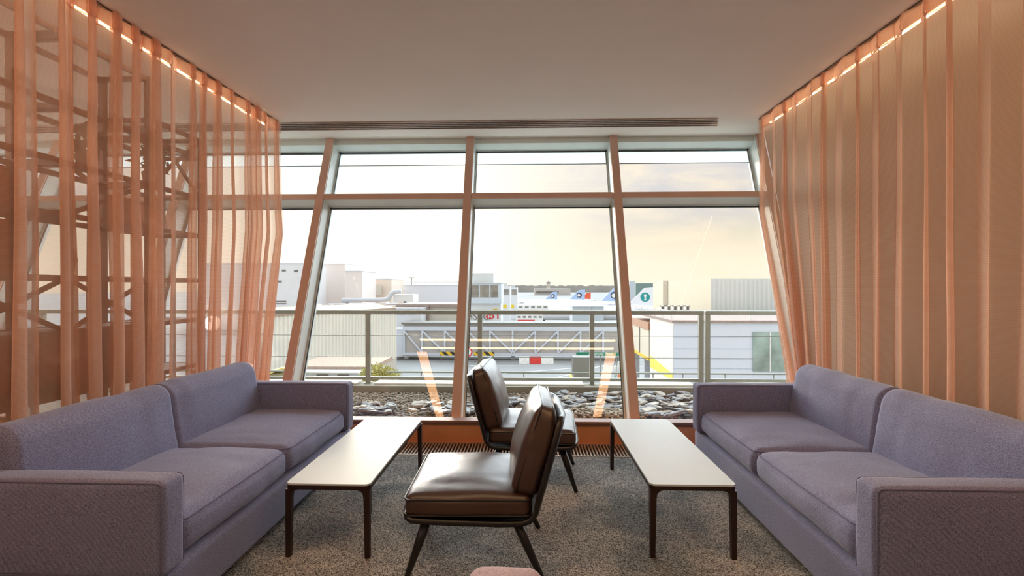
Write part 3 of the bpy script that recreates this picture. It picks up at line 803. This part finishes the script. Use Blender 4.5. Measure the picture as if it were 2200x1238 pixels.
boxo('roof', WX(852, 70), WX(992, 70), 69.6, 80, WZ(660, 70), WZ(654, 70), mat('roof_mauve', srgb(158, 142, 134), .8), t)
boxo('column', WX(912, 69.5), WX(921, 69.5), 69.3, 69.9, GZ, WZ(656, 69.5), MATS['roof_mauve'], t)
# low foreground roofs on the left
t = thing('loading_bay', 'low brown-roofed loading bay with white walls below the corrugated building', 'building', (0, 0, 0))
boxo('roof', WX(625, 27), WX(800, 27), 27, 31, WZ(800, 27), WZ(790, 27), MATS['roof_brown'], t)
boxo('wall', WX(625, 26), WX(785, 26), 26.2, 30, GZ, WZ(803, 26), M_bw, t)
for p in (690, 735): boxo('window', WX(p-12, 26), WX(p+12, 26), 26.1, 26.2, WZ(813, 26), WZ(809, 26), MATS['bridge_dark'], t)
boxo('gutter', WX(622, 26), WX(800, 26), 25.8, 26.4, WZ(803, 26), WZ(801, 26), M_wht, t)
t = thing('small_shed', 'small yellow-roofed shed at the far left edge of the view', 'shed', (0, 0, 0))
boxo('wall', WX(560, 23), WX(608, 23), 23, 25, GZ, WZ(806, 23), mat('olive_wall', srgb(150, 146, 110), .7), t)
bm = bmesh.new(); prism(bm, [(WX(560, 23), WZ(808, 23)), (WX(612, 23), WZ(792, 23)), (WX(612, 23), WZ(796, 23)), (WX(560, 23), WZ(813, 23))], 22.8, 25.2, 'xz'); obj('roof', bm, mat('yellow_roof', srgb(220, 196, 120), .6), t)
# shrub
t = thing('shrub', 'yellow-green shrub beyond the railing left of the central mullion', 'shrub', (WX(812, 24), 24, 0))
bm = bmesh.new(); zc_ = WZ(808, 24)
leafy(bm, 2600, (0, 0, zc_), (.95, .6, .55), .11, seed=8); leafy(bm, 900, (.5, 0, zc_-.1), (.7, .5, .4), .11, seed=9)
obj('foliage', bm, mat('shrub_leaf', srgb(170, 166, 88), .6, var=.3, scale=4), t)
bm = bmesh.new()
for k in range(7): tube(bm, [(0, 0, GZ), (.1*math.cos(k), .1*math.sin(k), zc_-1), (.5*math.cos(k*.9), .4*math.sin(k*.9), zc_+.2)], [.05, .04, .015], 6)
obj('stem', bm, MATS['pot_clay'], t)

# right hand white building with yellow skirt
t = thing('terminal_block', 'white panelled building with a yellow skirt and a window beyond the railing at the right', 'building', (0, 0, 0))
XW = WX(1447, 24); zT = WZ(693, 24)
M_blue = mat('panel_bluewhite', srgb(214, 224, 238), .5, var=.02, scale=.5)
bm = bmesh.new(); box(bm, XW, XW+10, 24, 28.6, GZ+3.5, zT); obj('wall', bm, M_blue, t)
bm = bmesh.new()
for py in (724, 748, 770, 790): z = WZ(py, 24); box(bm, XW, XW+10, 23.985, 24, z-.012, z+.012)
obj('panel_joint', bm, mat('joint_blue', srgb(180, 192, 208), .6), t)
boxo('side_cladding', XW-.04, XW-.005, 24, 28.4, GZ+3.5, zT, mat('side_white', srgb(234, 232, 224), .5), t)
bm = bmesh.new(); prism(bm, [(24, WZ(815, 24)), (24, WZ(802, 24)), (28.4, WZ(762, 28.4)), (28.4, WZ(787, 28.4))], XW-.06, XW-.04, 'yz'); obj('yellow_skirt', bm, mat('skirt_yellow', srgb(240, 226, 90), .5), t)
M_wg = mat('window_green_glass', srgb(150, 172, 166), .15, var=.35, scale=1.2)
w_ = boxo('window', WX(1617, 24), WX(1690, 24), 23.93, 24.0, WZ(795, 24), WZ(712, 24), M_wg, t)
boxo('window_bar', WX(1652, 24), WX(1654.5, 24), 23.90, 23.93, WZ(795, 24), WZ(712, 24), M_wht, w_)
boxo('roof', XW-.1, XW+14, 23.9, 33.0, zT, zT+.12, MATS['roof_mauve'], t)
t2 = thing('roof_guard', 'thin white guard rail along the mauve roof at the right', 'railing', (0, 0, 0))
bm = bmesh.new(); tube(bm, [(XW, 24.3, zT+.55), (XW+10, 24.3, zT+.55)], .025, 6); tube(bm, [(XW, 24.3, zT+.55), (XW, 33, zT+.55)], .025, 6); obj('handrail', bm, M_wht, t2)
for k in range(6):
    bm = bmesh.new(); tube(bm, [(XW, 24.3+k*1.6, zT+.12), (XW, 24.3+k*1.6, zT+.55)], .03, 6); obj('post', bm, M_wht, t2)
for k in range(1, 6):
    bm = bmesh.new(); tube(bm, [(XW+k*1.9, 24.3, zT+.12), (XW+k*1.9, 24.3, zT+.55)], .03, 6); obj('post', bm, M_wht, t2)
# gangway feeding the white building
t = thing('gangway', 'beige panelled gangway with a brown top band running into the white building', 'gangway', (0, 0, 0))
XG = XW-.05
boxo('body', XG, XG+2.6, 28.7, 36, -2.75, -1.15, mat('gang_beige', srgb(214, 208, 190), .6, var=.03), t)
boxo('top_band', XG-.05, XG+2.7, 28.65, 36, -1.15, -.70, mat('gang_brown', srgb(178, 132, 104), .6), t)
boxo('lower_band', XG-.05, XG+2.7, 28.65, 36, -2.93, -2.75, M_haz, t)
for y in (30.9, 34.5): boxo('panel_joint', XG-.03, XG, y, y+.1, -2.75, -1.15, M_bcor, t)
for y in (31, 35): boxo('support_leg', XG+.3, XG+.9, y, y+.5, GZ, -2.98, M_bw, t)
t = thing('dark_undercroft', 'dark service doorway block under the gangway at the right', 'building', (0, 0, 0))
boxo('wall', XG+1.0, XG+5, 29.0, 30.8, GZ, -3.05, mat('undercroft', srgb(92, 92, 96), .8), t)

# big hall
t = thing('hall', 'large hall with a cream side and a grey corrugated front behind the white building', 'building', (0, 0, 0))
Cn = Vector((WX(1527, 33.5), 33.5)); Lf = Vector((WX(1403, 44), 44)); zh = WZ(599, 33.5)
quadblock('wall', [(Cn.x, Cn.y), (Cn.x+14, Cn.y), (Cn.x+14, 48), (Lf.x, Lf.y)], GZ, zh-.05, mat('hall_cream', srgb(222, 216, 194), .6, var=.03, scale=.3), t)
corr('cladding', (Cn.x, Cn.y-.02, 0), (Cn.x+13, Cn.y-.02, 0), GZ+4, zh, .30, .08, mat('hall_grey', srgb(220, 226, 224), .5, var=.03, scale=.3), t)
f = (Lf-Cn); q = Cn+f*.72; q2 = Cn+f*.80
quadblock('recess_panel', [(q.x-.02, q.y-.3), (q2.x-.02, q2.y-.3), (q2.x+.3, q2.y), (q.x+.3, q.y)], -1, zh-.04, mat('hall_taupe', srgb(176, 162, 142), .7), t)
for k in range(5):
    p = 1424+k*13.5; X0 = WX(p, 31); wv = .28
    t = thing('roof_vent', 'small white framed roof vent, one of a row in front of the cream hall wall', 'vent', (X0, 31, zT+.12), 0, 'roof vents in front of the cream hall')
    bm = bmesh.new(); box(bm, -wv/2, -wv/2+.06, 0, .25, 0, .46); box(bm, wv/2-.06, wv/2, 0, .25, 0, .46); box(bm, -wv/2, wv/2, 0, .25, .40, .46); box(bm, -wv/2, wv/2, 0, .25, .12, .18); obj('vent_frame', bm, M_wht, t)
    boxo('vent_core', -wv/2+.06, wv/2-.06, .08, .2, .0, .40, MATS['bridge_dark'], t)

# gate control cabs
M_cab = mat('cab_white', srgb(222, 226, 230), .5, var=.02, scale=.3)
M_cabw = mat('cab_window', srgb(140, 136, 128), .2, var=.3, scale=.8)
t = thing('gate_tower', 'white gate control cab with three dark windows and bank lettering below', 'building', (0, 0, 0))
Y = 82; x0, x1 = WX(1002, Y), WX(1076, Y)
boxo('wall', x0, x1, Y, Y+7, GZ, WZ(652, Y), M_cab, t)
boxo('cab', x0-.2, x1+.1, Y-.5, Y+7, WZ(652, Y), WZ(609, Y), mat('cab_blue', srgb(208, 220, 232), .5), t)
boxo('roof', x0-.4, x1+.3, Y-.7, Y+7.2, WZ(609, Y), WZ(607.5, Y), M_cab, t)
boxo('roof_plant', WX(1014, Y+2), WX(1060, Y+2), Y+2, Y+6, WZ(607.5, Y+2), WZ(587, Y+2), mat('plant_grey', srgb(200, 204, 202), .6), t)
for a, b in ((1009, 1028.5), (1031.5, 1051), (1054, 1070)): boxo('window', WX(a, Y-.5), WX(b, Y-.5), Y-.56, Y-.5, WZ(639, Y-.5), WZ(613, Y-.5), M_cabw, t)
M_txt = mat('letter_grey', srgb(120, 112, 112), .6)
Yt = Y-.05; tw = text_mesh('lettering', 'HSBC', 1.65, M_txt, t, (WX(1026.5, Yt), Yt, WZ(681, Yt)))
lx, lz = WX(1053, Yt), WZ(680.5, Yt); bm = bmesh.new(); a_, b_ = .78, .46
for P in ([(-a_/2, b_), (a_/2, b_), (0, 0)], [(-a_/2, -b_), (a_/2, -b_), (0, 0)], [(-a_/2, b_), (-a_/2, -b_), (-a_, 0)], [(a_/2, b_), (a_/2, -b_), (a_, 0)]):
    prism(bm, [(lx+p[0], lz+p[1]) for p in P], Y-.06, Y-.01, 'xz')
obj('hexagon_emblem', bm, M_red, t)
boxo('red_mark', WX(1068, Yt), WX(1071, Yt), Y-.06, Y-.01, WZ(685, Yt), WZ(676, Yt), M_red, t)
sg = boxo('gate_number_board', WX(1059, Yt), WX(1069.5, Yt), Y-.12, Y-.01, WZ(670.5, Yt), WZ(664, Yt), mat('gate_yellow', srgb(236, 206, 40), .5), t)
text_mesh('gate_number', '15', .55, MATS['gasket'], sg, (WX(1064.3, Yt), Y-.13, WZ(667.2, Yt)))
for k, (a, b, Yk, py0, py1, lab) in enumerate(((1079, 1096, 110, 615, 690, 'smaller white gate cab just right of the lettered one'), (1097, 1112, 140, 618, 690, 'farthest small gate cab in the row right of the lettered one'))):
    t = thing('gate_cab', lab, 'building', (0, 0, 0)); x0, x1 = WX(a, Yk), WX(b, Yk)
    boxo('wall', x0, x1, Yk, Yk+5, GZ, WZ(py0, Yk), M_cab, t)
    boxo('window', x0+.3, x1-.3, Yk-.06, Yk, WZ(634, Yk), WZ(622, Yk), M_cabw, t)
    boxo('roof_plant', x0, x0+(x1-x0)*.6, Yk+1, Yk+4, WZ(py0, Yk), WZ(py0-6, Yk), MATS['plant_grey'], t)
    boxo('yellow_board', x0+.2, x0+1, Yk-.1, Yk, WZ(662, Yk), WZ(655, Yk), MATS['gate_yellow'], t)
t = thing('cabin', 'plain pale blue-grey cabin behind the gangway, left of the right mullion', 'building', (0, 0, 0))
boxo('wall', WX(1230, 74), WX(1297, 74), 74, 79, GZ, WZ(659, 74), mat('cabin_grey', srgb(186, 198, 206), .5, var=.02, scale=.3), t)
boxo('roof', WX(1229, 74), WX(1298, 74), 73.8, 79, WZ(659, 74), WZ(657.5, 74), M_bw, t)
boxo('wall_joint', WX(1271, 74), WX(1271.8, 74), 73.95, 74, GZ, WZ(659, 74), M_bcor, t)
# service vehicles with red lettering stripes
def jetway(lab, p0, p1, Y, pyt, pyb, group=None):
    t = thing('airport_bus', lab, 'bus', (0, 0, 0)); x0, x1 = WX(p0, Y), WX(p1, Y); zt, zb = WZ(pyt, Y), WZ(pyb, Y)
    boxo('body', x0, x1, Y, Y+2.6, zb, zt, M_wht, t, .12)
    boxo('red_stripe', x0+.3, x0+(x1-x0)*.7, Y-.03, Y+.0, zb+.15*(zt-zb), zb+.3*(zt-zb), M_red, t)
    n = 5
    for k in range(n):
        xx = x0+(x1-x0)*(k+.25)/n; boxo('window', xx, xx+(x1-x0)*.12, Y-.03, Y, zb+.55*(zt-zb), zb+.8*(zt-zb), M_cabw, t)
    for k in (.2, .8):
        bm = bmesh.new(); lathe(bm, [(.5, 0), (.5, .3)], 16); bmesh.ops.transform(bm, matrix=Matrix.Translation((x0+(x1-x0)*k, Y+.35, zb)) @ Matrix.Rotation(PI/2, 4, 'X'), verts=bm.verts); obj('wheel', bm, MATS['gasket'], t)
jetway('white red-striped airport bus just behind the railing, nearer than the other bus', 1109, 1166, 100, 676, 692)
jetway('white red-striped airport bus right of the gate cabs, above the lower bus', 1111, 1178, 118, 655, 671)

# aircraft
def plane(lab, tail_px, Y, base_py, s, fin_m, disc=None, mark=None, fus_m=None):
    """nose to the left; s = metres scale for a 38 m aircraft; the fin base trailing edge stands at tail_px"""
    xt = WX(tail_px, Y); z0 = WZ(base_py, Y)-2.0*s
    t = thing('airliner', lab, 'aircraft', (xt, Y, z0)); r = 2.0*s; L_ = 38*s; fm = fus_m or M_plane
    bm = bmesh.new()
    prof = [(.02, 0), (.5, .35), (.85, .9), (1, 2.2), (1, 24), (.93, 28), (.75, 32), (.45, 36), (.2, 38), (.05, 38.6)]
    lathe(bm, [(p[0]*r, -L_+p[1]*s+3*s) for p in prof], 24, 'x')
    for v in bm.verts:
        if v.co.x > -11*s: v.co.z += (v.co.x+11*s)*.09
    obj('fuselage', bm, fm, t, True)
    bm = bmesh.new(); prism(bm, [(-8.2*s, 1.5*s), (-3.2*s, 6.6*s), (-.2*s, 6.9*s), (-.4*s, 1.9*s)], -.16*s, .16*s, 'xz'); fin = obj('tail_fin', bm, fin_m, t)
    if disc:
        cx, cz, rr = -3.0*s, 4.2*s, 1.25*s
        bm = bmesh.new(); lathe(bm, [(rr, 0), (rr, .05)], 32); bmesh.ops.transform(bm, matrix=Matrix.Translation((cx, -.17*s, cz)) @ Matrix.Rotation(PI/2, 4, 'X'), verts=bm.verts); d = obj('emblem_disc', bm, disc, fin)
        if mark == 'bulb':
            bm = bmesh.new(); prism(bm, [(cx-.42*s, cz+.75*s), (cx+.42*s, cz+.75*s), (cx+.16*s, cz-.25*s), (cx-.16*s, cz-.25*s)], -.30*s, -.24*s, 'xz')
            lathe_b = bmesh.ops.create_circle(bm, cap_ends=True, radius=.28*s, segments=16, matrix=Matrix.Translation((cx, -.27*s, cz-.62*s)) @ Matrix.Rotation(PI/2, 4, 'X'))
            obj('emblem_mark', bm, M_wht, d)
        else:
            bm = bmesh.new(); bmesh.ops.create_circle(bm, cap_ends=True, radius=.72*s, segments=24, matrix=Matrix.Translation((cx-.2*s, -.27*s, cz-.1*s)) @ Matrix.Rotation(PI/2, 4, 'X')); obj('emblem_mark', bm, M_wht, d)
    for sy in (-1, 1):
        bm = bmesh.new(); prism(bm, [(-6.2*s, 0), (-2.2*s, 0), (-1.0*s, sy*6*s), (-2.8*s, sy*6*s)], 1.0*s, 1.22*s, 'xy'); obj('tailplane', bm, fm, t)
        bm = bmesh.new(); prism(bm, [(-22*s, 0), (-15.5*s, 0), (-11.5*s, sy*16*s), (-13.2*s, sy*16*s)], -.9*s, -.5*s, 'xy')
        for v in bm.verts: v.co.z += abs(v.co.y)*.09
        obj('wing', bm, fm, t)
        bm = bmesh.new(); lathe(bm, [(.8*s, -22.5*s), (1.1*s, -22*s), (1.1*s, -20*s), (.7*s, -18.2*s)], 18, 'x'); bmesh.ops.transform(bm, matrix=Matrix.Translation((0, sy*5.6*s, -1.6*s)), verts=bm.verts); obj('engine', bm, fm, t, True)
    bm = bmesh.new()
    for k in range(34): box(bm, (-31+k*.75)*s, (-31+k*.75+.3)*s, -r-.01, -r+.1, .35*s, .75*s)
    obj('window_row', bm, M_cabw, t)
    bm = bmesh.new()
    for x, y in ((-30*s, 0), (-16*s, -2.5*s), (-16*s, 2.5*s)): box(bm, x-.25*s, x+.25*s, y-.2*s, y+.2*s, GZ-z0, -1.6*s)
    obj('landing_gear', bm, MATS['gasket'], t)
M_plane = mat('aircraft_white', srgb(238, 240, 244), .35, var=.01)
M_finb = mat('fin_blue', srgb(176, 200, 236), .4, var=.05, scale=.3)
M_navy = mat('emblem_navy', srgb(58, 66, 96), .5); M_teal = mat('emblem_teal', srgb(20, 150, 150), .5)
M_org = mat('fin_orange', srgb(232, 100, 60), .5)
plane('white airliner whose tail fin bears a teal disc, right of the right mullion', 1410, 132, 656, 1.0, M_plane, M_teal, 'bulb')
plane('white airliner with a pale blue tail fin just left of the right mullion', 1338, 175, 648, 1.02, M_finb, M_navy, 'o')
plane('white airliner with a blue tail fin and dark emblem, middle distance', 1258, 235, 644, 1.0, M_finb, M_navy, 'o')
plane('farthest blue-finned white airliner, nearest to the control tower', 1198, 300, 644, 1.0, M_finb, M_navy, 'o')
plane('distant airliner with an orange tail fin', 1270, 340, 643, .95, M_org)
# far: control tower, terminal, tree line
t = thing('control_tower', 'distant control tower on the horizon', 'control tower', (WX(1178, 620), 620, GZ))
k_ = 620/F
bm = bmesh.new(); lathe(bm, [(4*k_, 0), (3.4*k_, (1.35-GZ)+2*k_), ], 16); obj('shaft', bm, M_plain, t)
bm = bmesh.new(); lathe(bm, [(3.4*k_, 9.35+2*k_), (6.5*k_, 9.35+4*k_), (6.5*k_, 9.35+6*k_), (4*k_, 9.35+7*k_)], 16); obj('gallery', bm, M_plain, t)
bm = bmesh.new(); lathe(bm, [(4*k_, 9.35+7*k_), (5*k_, 9.35+10*k_), (4.2*k_, 9.35+11.5*k_), (.6*k_, 9.35+12*k_), (.4*k_, 9.35+16*k_)], 16); obj('cab', bm, mat('cab_dark', srgb(150, 140, 128), .4), t)
t = thing('terminal', 'distant grey terminal below the control tower', 'building', (0, 0, 0))
boxo('wall', WX(1148, 560), WX(1226, 560), 560, 600, GZ, WZ(620, 560), mat('terminal_grey', srgb(196, 190, 184), .7), t)
boxo('window_band', WX(1152, 560), WX(1200, 560), 559.5, 560, WZ(630, 560), WZ(626, 560), MATS['bridge_dark'], t)
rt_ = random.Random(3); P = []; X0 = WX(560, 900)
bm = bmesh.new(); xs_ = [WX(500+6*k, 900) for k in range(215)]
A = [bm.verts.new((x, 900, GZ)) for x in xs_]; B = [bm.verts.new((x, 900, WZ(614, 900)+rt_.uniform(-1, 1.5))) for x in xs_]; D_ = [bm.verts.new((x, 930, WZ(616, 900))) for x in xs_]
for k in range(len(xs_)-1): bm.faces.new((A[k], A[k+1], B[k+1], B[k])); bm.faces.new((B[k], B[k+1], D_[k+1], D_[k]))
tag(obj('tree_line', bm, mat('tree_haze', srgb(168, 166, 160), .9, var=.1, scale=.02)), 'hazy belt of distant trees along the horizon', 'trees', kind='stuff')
t = thing('hangar', 'dark green-grey hangar between the right mullion and the teal-marked fin', 'building', (0, 0, 0))
boxo('wall', WX(1366, 260), WX(1450, 260), 260, 300, GZ, WZ(609, 260), mat('hangar_teal', srgb(122, 146, 142), .7), t)
boxo('tower', WX(1352, 240), WX(1364, 240), 240, 250, GZ, WZ(604, 240), mat('hangar_tower', srgb(196, 206, 212), .6), t)
# left cluster of buildings, wall colours lightened to imitate haze
def blk(nm, lab, p0, p1, Y, pyt, m, dep=12, extra=None):
    t = thing(nm, lab, 'building', (0, 0, 0)); boxo('wall', WX(p0, Y), WX(p1, Y), Y, Y+dep, GZ, WZ(pyt, Y), m, t)
    boxo('parapet', WX(p0, Y)-.1, WX(p1, Y)+.1, Y-.15, Y+dep, WZ(pyt, Y), WZ(pyt-1.2, Y), M_bw, t); return t
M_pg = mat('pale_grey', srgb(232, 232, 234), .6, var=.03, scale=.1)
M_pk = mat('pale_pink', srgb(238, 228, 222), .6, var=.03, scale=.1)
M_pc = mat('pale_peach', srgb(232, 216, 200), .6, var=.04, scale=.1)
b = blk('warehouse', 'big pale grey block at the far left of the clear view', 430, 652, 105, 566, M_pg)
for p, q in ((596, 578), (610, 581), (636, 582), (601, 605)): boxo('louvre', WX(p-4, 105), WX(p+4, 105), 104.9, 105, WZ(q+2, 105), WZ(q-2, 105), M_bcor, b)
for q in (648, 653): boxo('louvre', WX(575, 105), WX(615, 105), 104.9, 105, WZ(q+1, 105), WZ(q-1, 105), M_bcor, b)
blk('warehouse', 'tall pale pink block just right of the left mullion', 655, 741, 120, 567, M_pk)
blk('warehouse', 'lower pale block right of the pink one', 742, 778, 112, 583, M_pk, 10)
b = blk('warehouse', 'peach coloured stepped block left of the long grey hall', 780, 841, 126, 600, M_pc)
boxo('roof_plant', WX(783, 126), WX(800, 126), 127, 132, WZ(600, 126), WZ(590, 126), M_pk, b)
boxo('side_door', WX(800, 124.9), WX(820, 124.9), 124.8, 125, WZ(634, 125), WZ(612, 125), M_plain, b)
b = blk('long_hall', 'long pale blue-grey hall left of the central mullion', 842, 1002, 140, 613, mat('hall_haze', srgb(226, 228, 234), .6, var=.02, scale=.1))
bm = bmesh.new(); tube(bm, [(WX(842, 140), 140, WZ(606, 140)), (WX(1000, 140), 140, WZ(606, 140))], .1, 6)
for p in range(850, 1000, 22): x = WX(p, 140); tube(bm, [(x, 140, WZ(613, 140)), (x, 140, WZ(606, 140))], .08, 6)
obj('roof_rail', bm, M_bw, b)
bm = bmesh.new(); x = WX(884, 141); tube(bm, [(x, 141, WZ(612, 141)), (x, 141, WZ(598, 141))], .15, 6); box(bm, x-.8, x+.8, 140.7, 141.3, WZ(598, 141), WZ(596, 141)); obj('mast', bm, M_bcor, b)
t = thing('duct', 'fat silver-white ventilation duct bending up on the roofs left of centre', 'duct', (0, 0, 0)); Yd = 85
bm = bmesh.new(); tube(bm, [(WX(735, Yd), Yd, WZ(646, Yd)), (WX(826, Yd), Yd, WZ(645, Yd)), (WX(836, Yd), Yd, WZ(641, Yd)), (WX(840, Yd), Yd, WZ(632, Yd)), (WX(848, Yd), Yd, WZ(627, Yd)), (WX(862, Yd), Yd, WZ(626, Yd))], .42, 14); obj('pipe', bm, M_bw, t, True)
boxo('plenum', WX(845, Yd), WX(888, Yd), Yd, Yd+4, WZ(650, Yd), WZ(633, Yd), M_cab, t)
for p in (745, 790, 870): boxo('stand', WX(p, Yd)-.2, WX(p, Yd)+.2, Yd, Yd+.4, GZ, WZ(648, Yd), M_bcor, t)
t = thing('pipe_deck', 'cluttered brown roof deck with pipes above the corrugated building', 'roof', (0, 0, 0)); Yp = 72
boxo('deck', WX(655, Yp), WX(843, Yp), Yp, Yp+10, GZ, WZ(660, Yp), MATS['roof_brown'], t)
rp = random.Random(12)
for k in range(7):
    q = 651+k*2.3; bm = bmesh.new(); a, b_ = rp.uniform(655, 760), rp.uniform(790, 888); yy = Yp+.5+k
    tube(bm, [(WX(a, yy), yy, WZ(q+4, yy)), (WX(b_, yy), yy, WZ(q+3, yy))], .14, 8); obj('pipe', bm, [M_bw, M_pc, M_bcor][k % 3], t, True)
for k in range(6):
    p = 670+k*36; bm = bmesh.new(); box(bm, WX(p, Yp), WX(p+rp.uniform(8, 16), Yp), Yp+.2, Yp+2, WZ(660, Yp), WZ(650+rp.uniform(0, 5), Yp)); obj('plant_unit', bm, [M_pk, M_pg][k % 2], t)
b = blk('pipe_bridge', 'glazed white link with small windows above the gangway left end', 835, 905, 66, 664, M_cab, 3)
for p in (843, 860, 878): boxo('window', WX(p, 66), WX(p+12, 66), 65.9, 66, WZ(676, 66), WZ(668, 66), mat('sky_glass', srgb(190, 206, 220), .2), b)

# apron paint
bm = bmesh.new()
for a, b_, w_ in (((-6, 51), (6, 57), .18), ((-2, 44), (10, 60), .15), ((-7, 58), (16, 58), .15)):
    bar(bm, (a[0], a[1], GZ+.006), (b_[0], b_[1], GZ+.006), w_, .01)
tag(obj('apron_lines', bm, M_wht), 'thin white painted lines on the apron concrete', 'road marking')

# ------------------------------------------------------------------ sky
wd = bpy.data.worlds.new('World'); bpy.context.scene.world = wd; wd.use_nodes = True
nt = wd.node_tree; N = nt.nodes; L = nt.links; N.clear()
tc = N.new('ShaderNodeTexCoord'); sep = N.new('ShaderNodeSeparateXYZ'); L.new(tc.outputs['Generated'], sep.inputs[0])
def math_(op, a, b=None, clamp=False):
    n = N.new('ShaderNodeMath'); n.operation = op; n.use_clamp = clamp
    for i, v in enumerate((a, b)):
        if v is None: continue
        if isinstance(v, (int, float)): n.inputs[i].default_value = v
        else: L.new(v, n.inputs[i])
    return n.outputs[0]
def mixc(f, a, b):
    n = N.new('ShaderNodeMix'); n.data_type = 'RGBA'; n.clamp_factor = True
    if isinstance(f, (int, float)): n.inputs[0].default_value = f
    else: L.new(f, n.inputs[0])
    for i, v in ((6, a), (7, b)):
        if isinstance(v, tuple): n.inputs[i].default_value = v
        else: L.new(v, n.inputs[i])
    return n.outputs[2]
# elevation ramp
er = N.new('ShaderNodeValToRGB'); L.new(sep.outputs['Z'], er.inputs[0]); e = er.color_ramp.elements
e[0].position = 0; e[0].color = srgb(254, 239, 218); e[1].position = 1; e[1].color = srgb(190, 206, 226)
for p, c in ((.05, srgb(252, 236, 212)), (.10, srgb(230, 218, 196)), (.16, srgb(204, 201, 206)), (.22, srgb(192, 194, 210)), (.34, srgb(198, 206, 218))):
    x = er.color_ramp.elements.new(p); x.color = c
# clouds
mp = N.new('ShaderNodeMapping'); mp.inputs['Scale'].default_value = (2.2, 2.2, 7.0); mp.inputs['Rotation'].default_value = (0, .25, 0); L.new(tc.outputs['Generated'], mp.inputs[0])
cn = N.new('ShaderNodeTexNoise'); cn.inputs['Scale'].default_value = 2.1; cn.inputs['Detail'].default_value = 8; cn.inputs['Roughness'].default_value = .55; cn.inputs['Distortion'].default_value = .5; L.new(mp.outputs[0], cn.inputs['Vector'])
cr = N.new('ShaderNodeValToRGB'); L.new(cn.outputs['Fac'], cr.inputs[0]); cr.color_ramp.elements[0].position = .44; cr.color_ramp.elements[1].position = .66
col = mixc(math_('MULTIPLY', cr.outputs[0], .8), er.outputs[0], srgb(252, 234, 206))
# sun glow
az, el = math.radians(-17.5), math.radians(6.5)
SD = Vector((math.sin(az)*math.cos(el), math.cos(az)*math.cos(el), math.sin(el)))
dn = N.new('ShaderNodeVectorMath'); dn.operation = 'DOT_PRODUCT'; dn.inputs[1].default_value = SD; nv = N.new('ShaderNodeVectorMath'); nv.operation = 'NORMALIZE'; L.new(tc.outputs['Generated'], nv.inputs[0]); L.new(nv.outputs[0], dn.inputs[0])
g1 = math_('POWER', math_('MAXIMUM', dn.outputs['Value'], 0), 10)
g2 = math_('POWER', math_('MAXIMUM', dn.outputs['Value'], 0), 38)
col = mixc(math_('MULTIPLY', g1, 1.0), col, (1.04, .95, .82, 1))
col = mixc(math_('MULTIPLY', g2, 1.0), col, (1.5, 1.42, 1.2, 1))
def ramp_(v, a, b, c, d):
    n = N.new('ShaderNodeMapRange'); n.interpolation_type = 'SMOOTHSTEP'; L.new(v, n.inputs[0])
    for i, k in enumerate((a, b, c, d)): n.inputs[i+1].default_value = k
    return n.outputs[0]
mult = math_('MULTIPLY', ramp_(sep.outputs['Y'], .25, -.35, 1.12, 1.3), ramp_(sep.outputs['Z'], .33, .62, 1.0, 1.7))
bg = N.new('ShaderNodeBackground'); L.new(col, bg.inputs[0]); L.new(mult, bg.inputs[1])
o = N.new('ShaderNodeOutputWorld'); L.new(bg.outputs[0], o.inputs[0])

# ------------------------------------------------------------------ lights
def sun(name, az, el, ang, strength, col):
    l = bpy.data.lights.new(name, 'SUN'); l.energy = strength; l.angle = math.radians(ang); l.color = col
    o = bpy.data.objects.new(name, l); C.objects.link(o)
    d = Vector((math.sin(math.radians(az))*math.cos(math.radians(el)), math.cos(math.radians(az))*math.cos(math.radians(el)), math.sin(math.radians(el))))
    o.rotation_euler = d.to_track_quat('Z', 'Y').to_euler(); return o
sun('sun', -17.5, 9, 14, 1.9, (1, .84, .66))
sun('sky_daylight', 5, 36, 90, 6.6, (.80, .91, 1.0))
def fill_point(x, y, e, c=(1, .82, .68)):
    l = bpy.data.lights.new('fill_light', 'POINT'); l.energy = e; l.color = c; l.shadow_soft_size = .12
    o = bpy.data.objects.new('fill_light', l); C.objects.link(o); o.location = (x, y, ZC-.25)
for x in (-1.4, 1.1): fill_point(x, -2.3, 13)  # unseen warm fill added behind the camera
for y in (-.5, 1.2, 2.6): fill_point(-5.2, y, 34, (1, .86, .76))  # unseen fill added beyond the left curtain to brighten its folds and the ceiling

# ------------------------------------------------------------------ camera
cd = bpy.data.cameras.new('Camera'); cam = bpy.data.objects.new('Camera', cd); C.objects.link(cam)
cd.sensor_width = 36; cd.sensor_fit = 'HORIZONTAL'; cd.lens = 36*F/2200; cd.clip_start = .02; cd.clip_end = 5000
cam.location = EYE
cam.rotation_euler = (PI/2+PIT, 0, YAW)
sc = bpy.context.scene; sc.camera = cam
sc.view_settings.view_transform = 'Standard'; sc.view_settings.look = 'None'; sc.view_settings.gamma = 1; sc.view_settings.use_curve_mapping = False
sc.view_settings.exposure = 0.1
sc.cycles.transparent_max_bounces = 28
sc.cycles.max_bounces = 8
sc.cycles.diffuse_bounces = 4
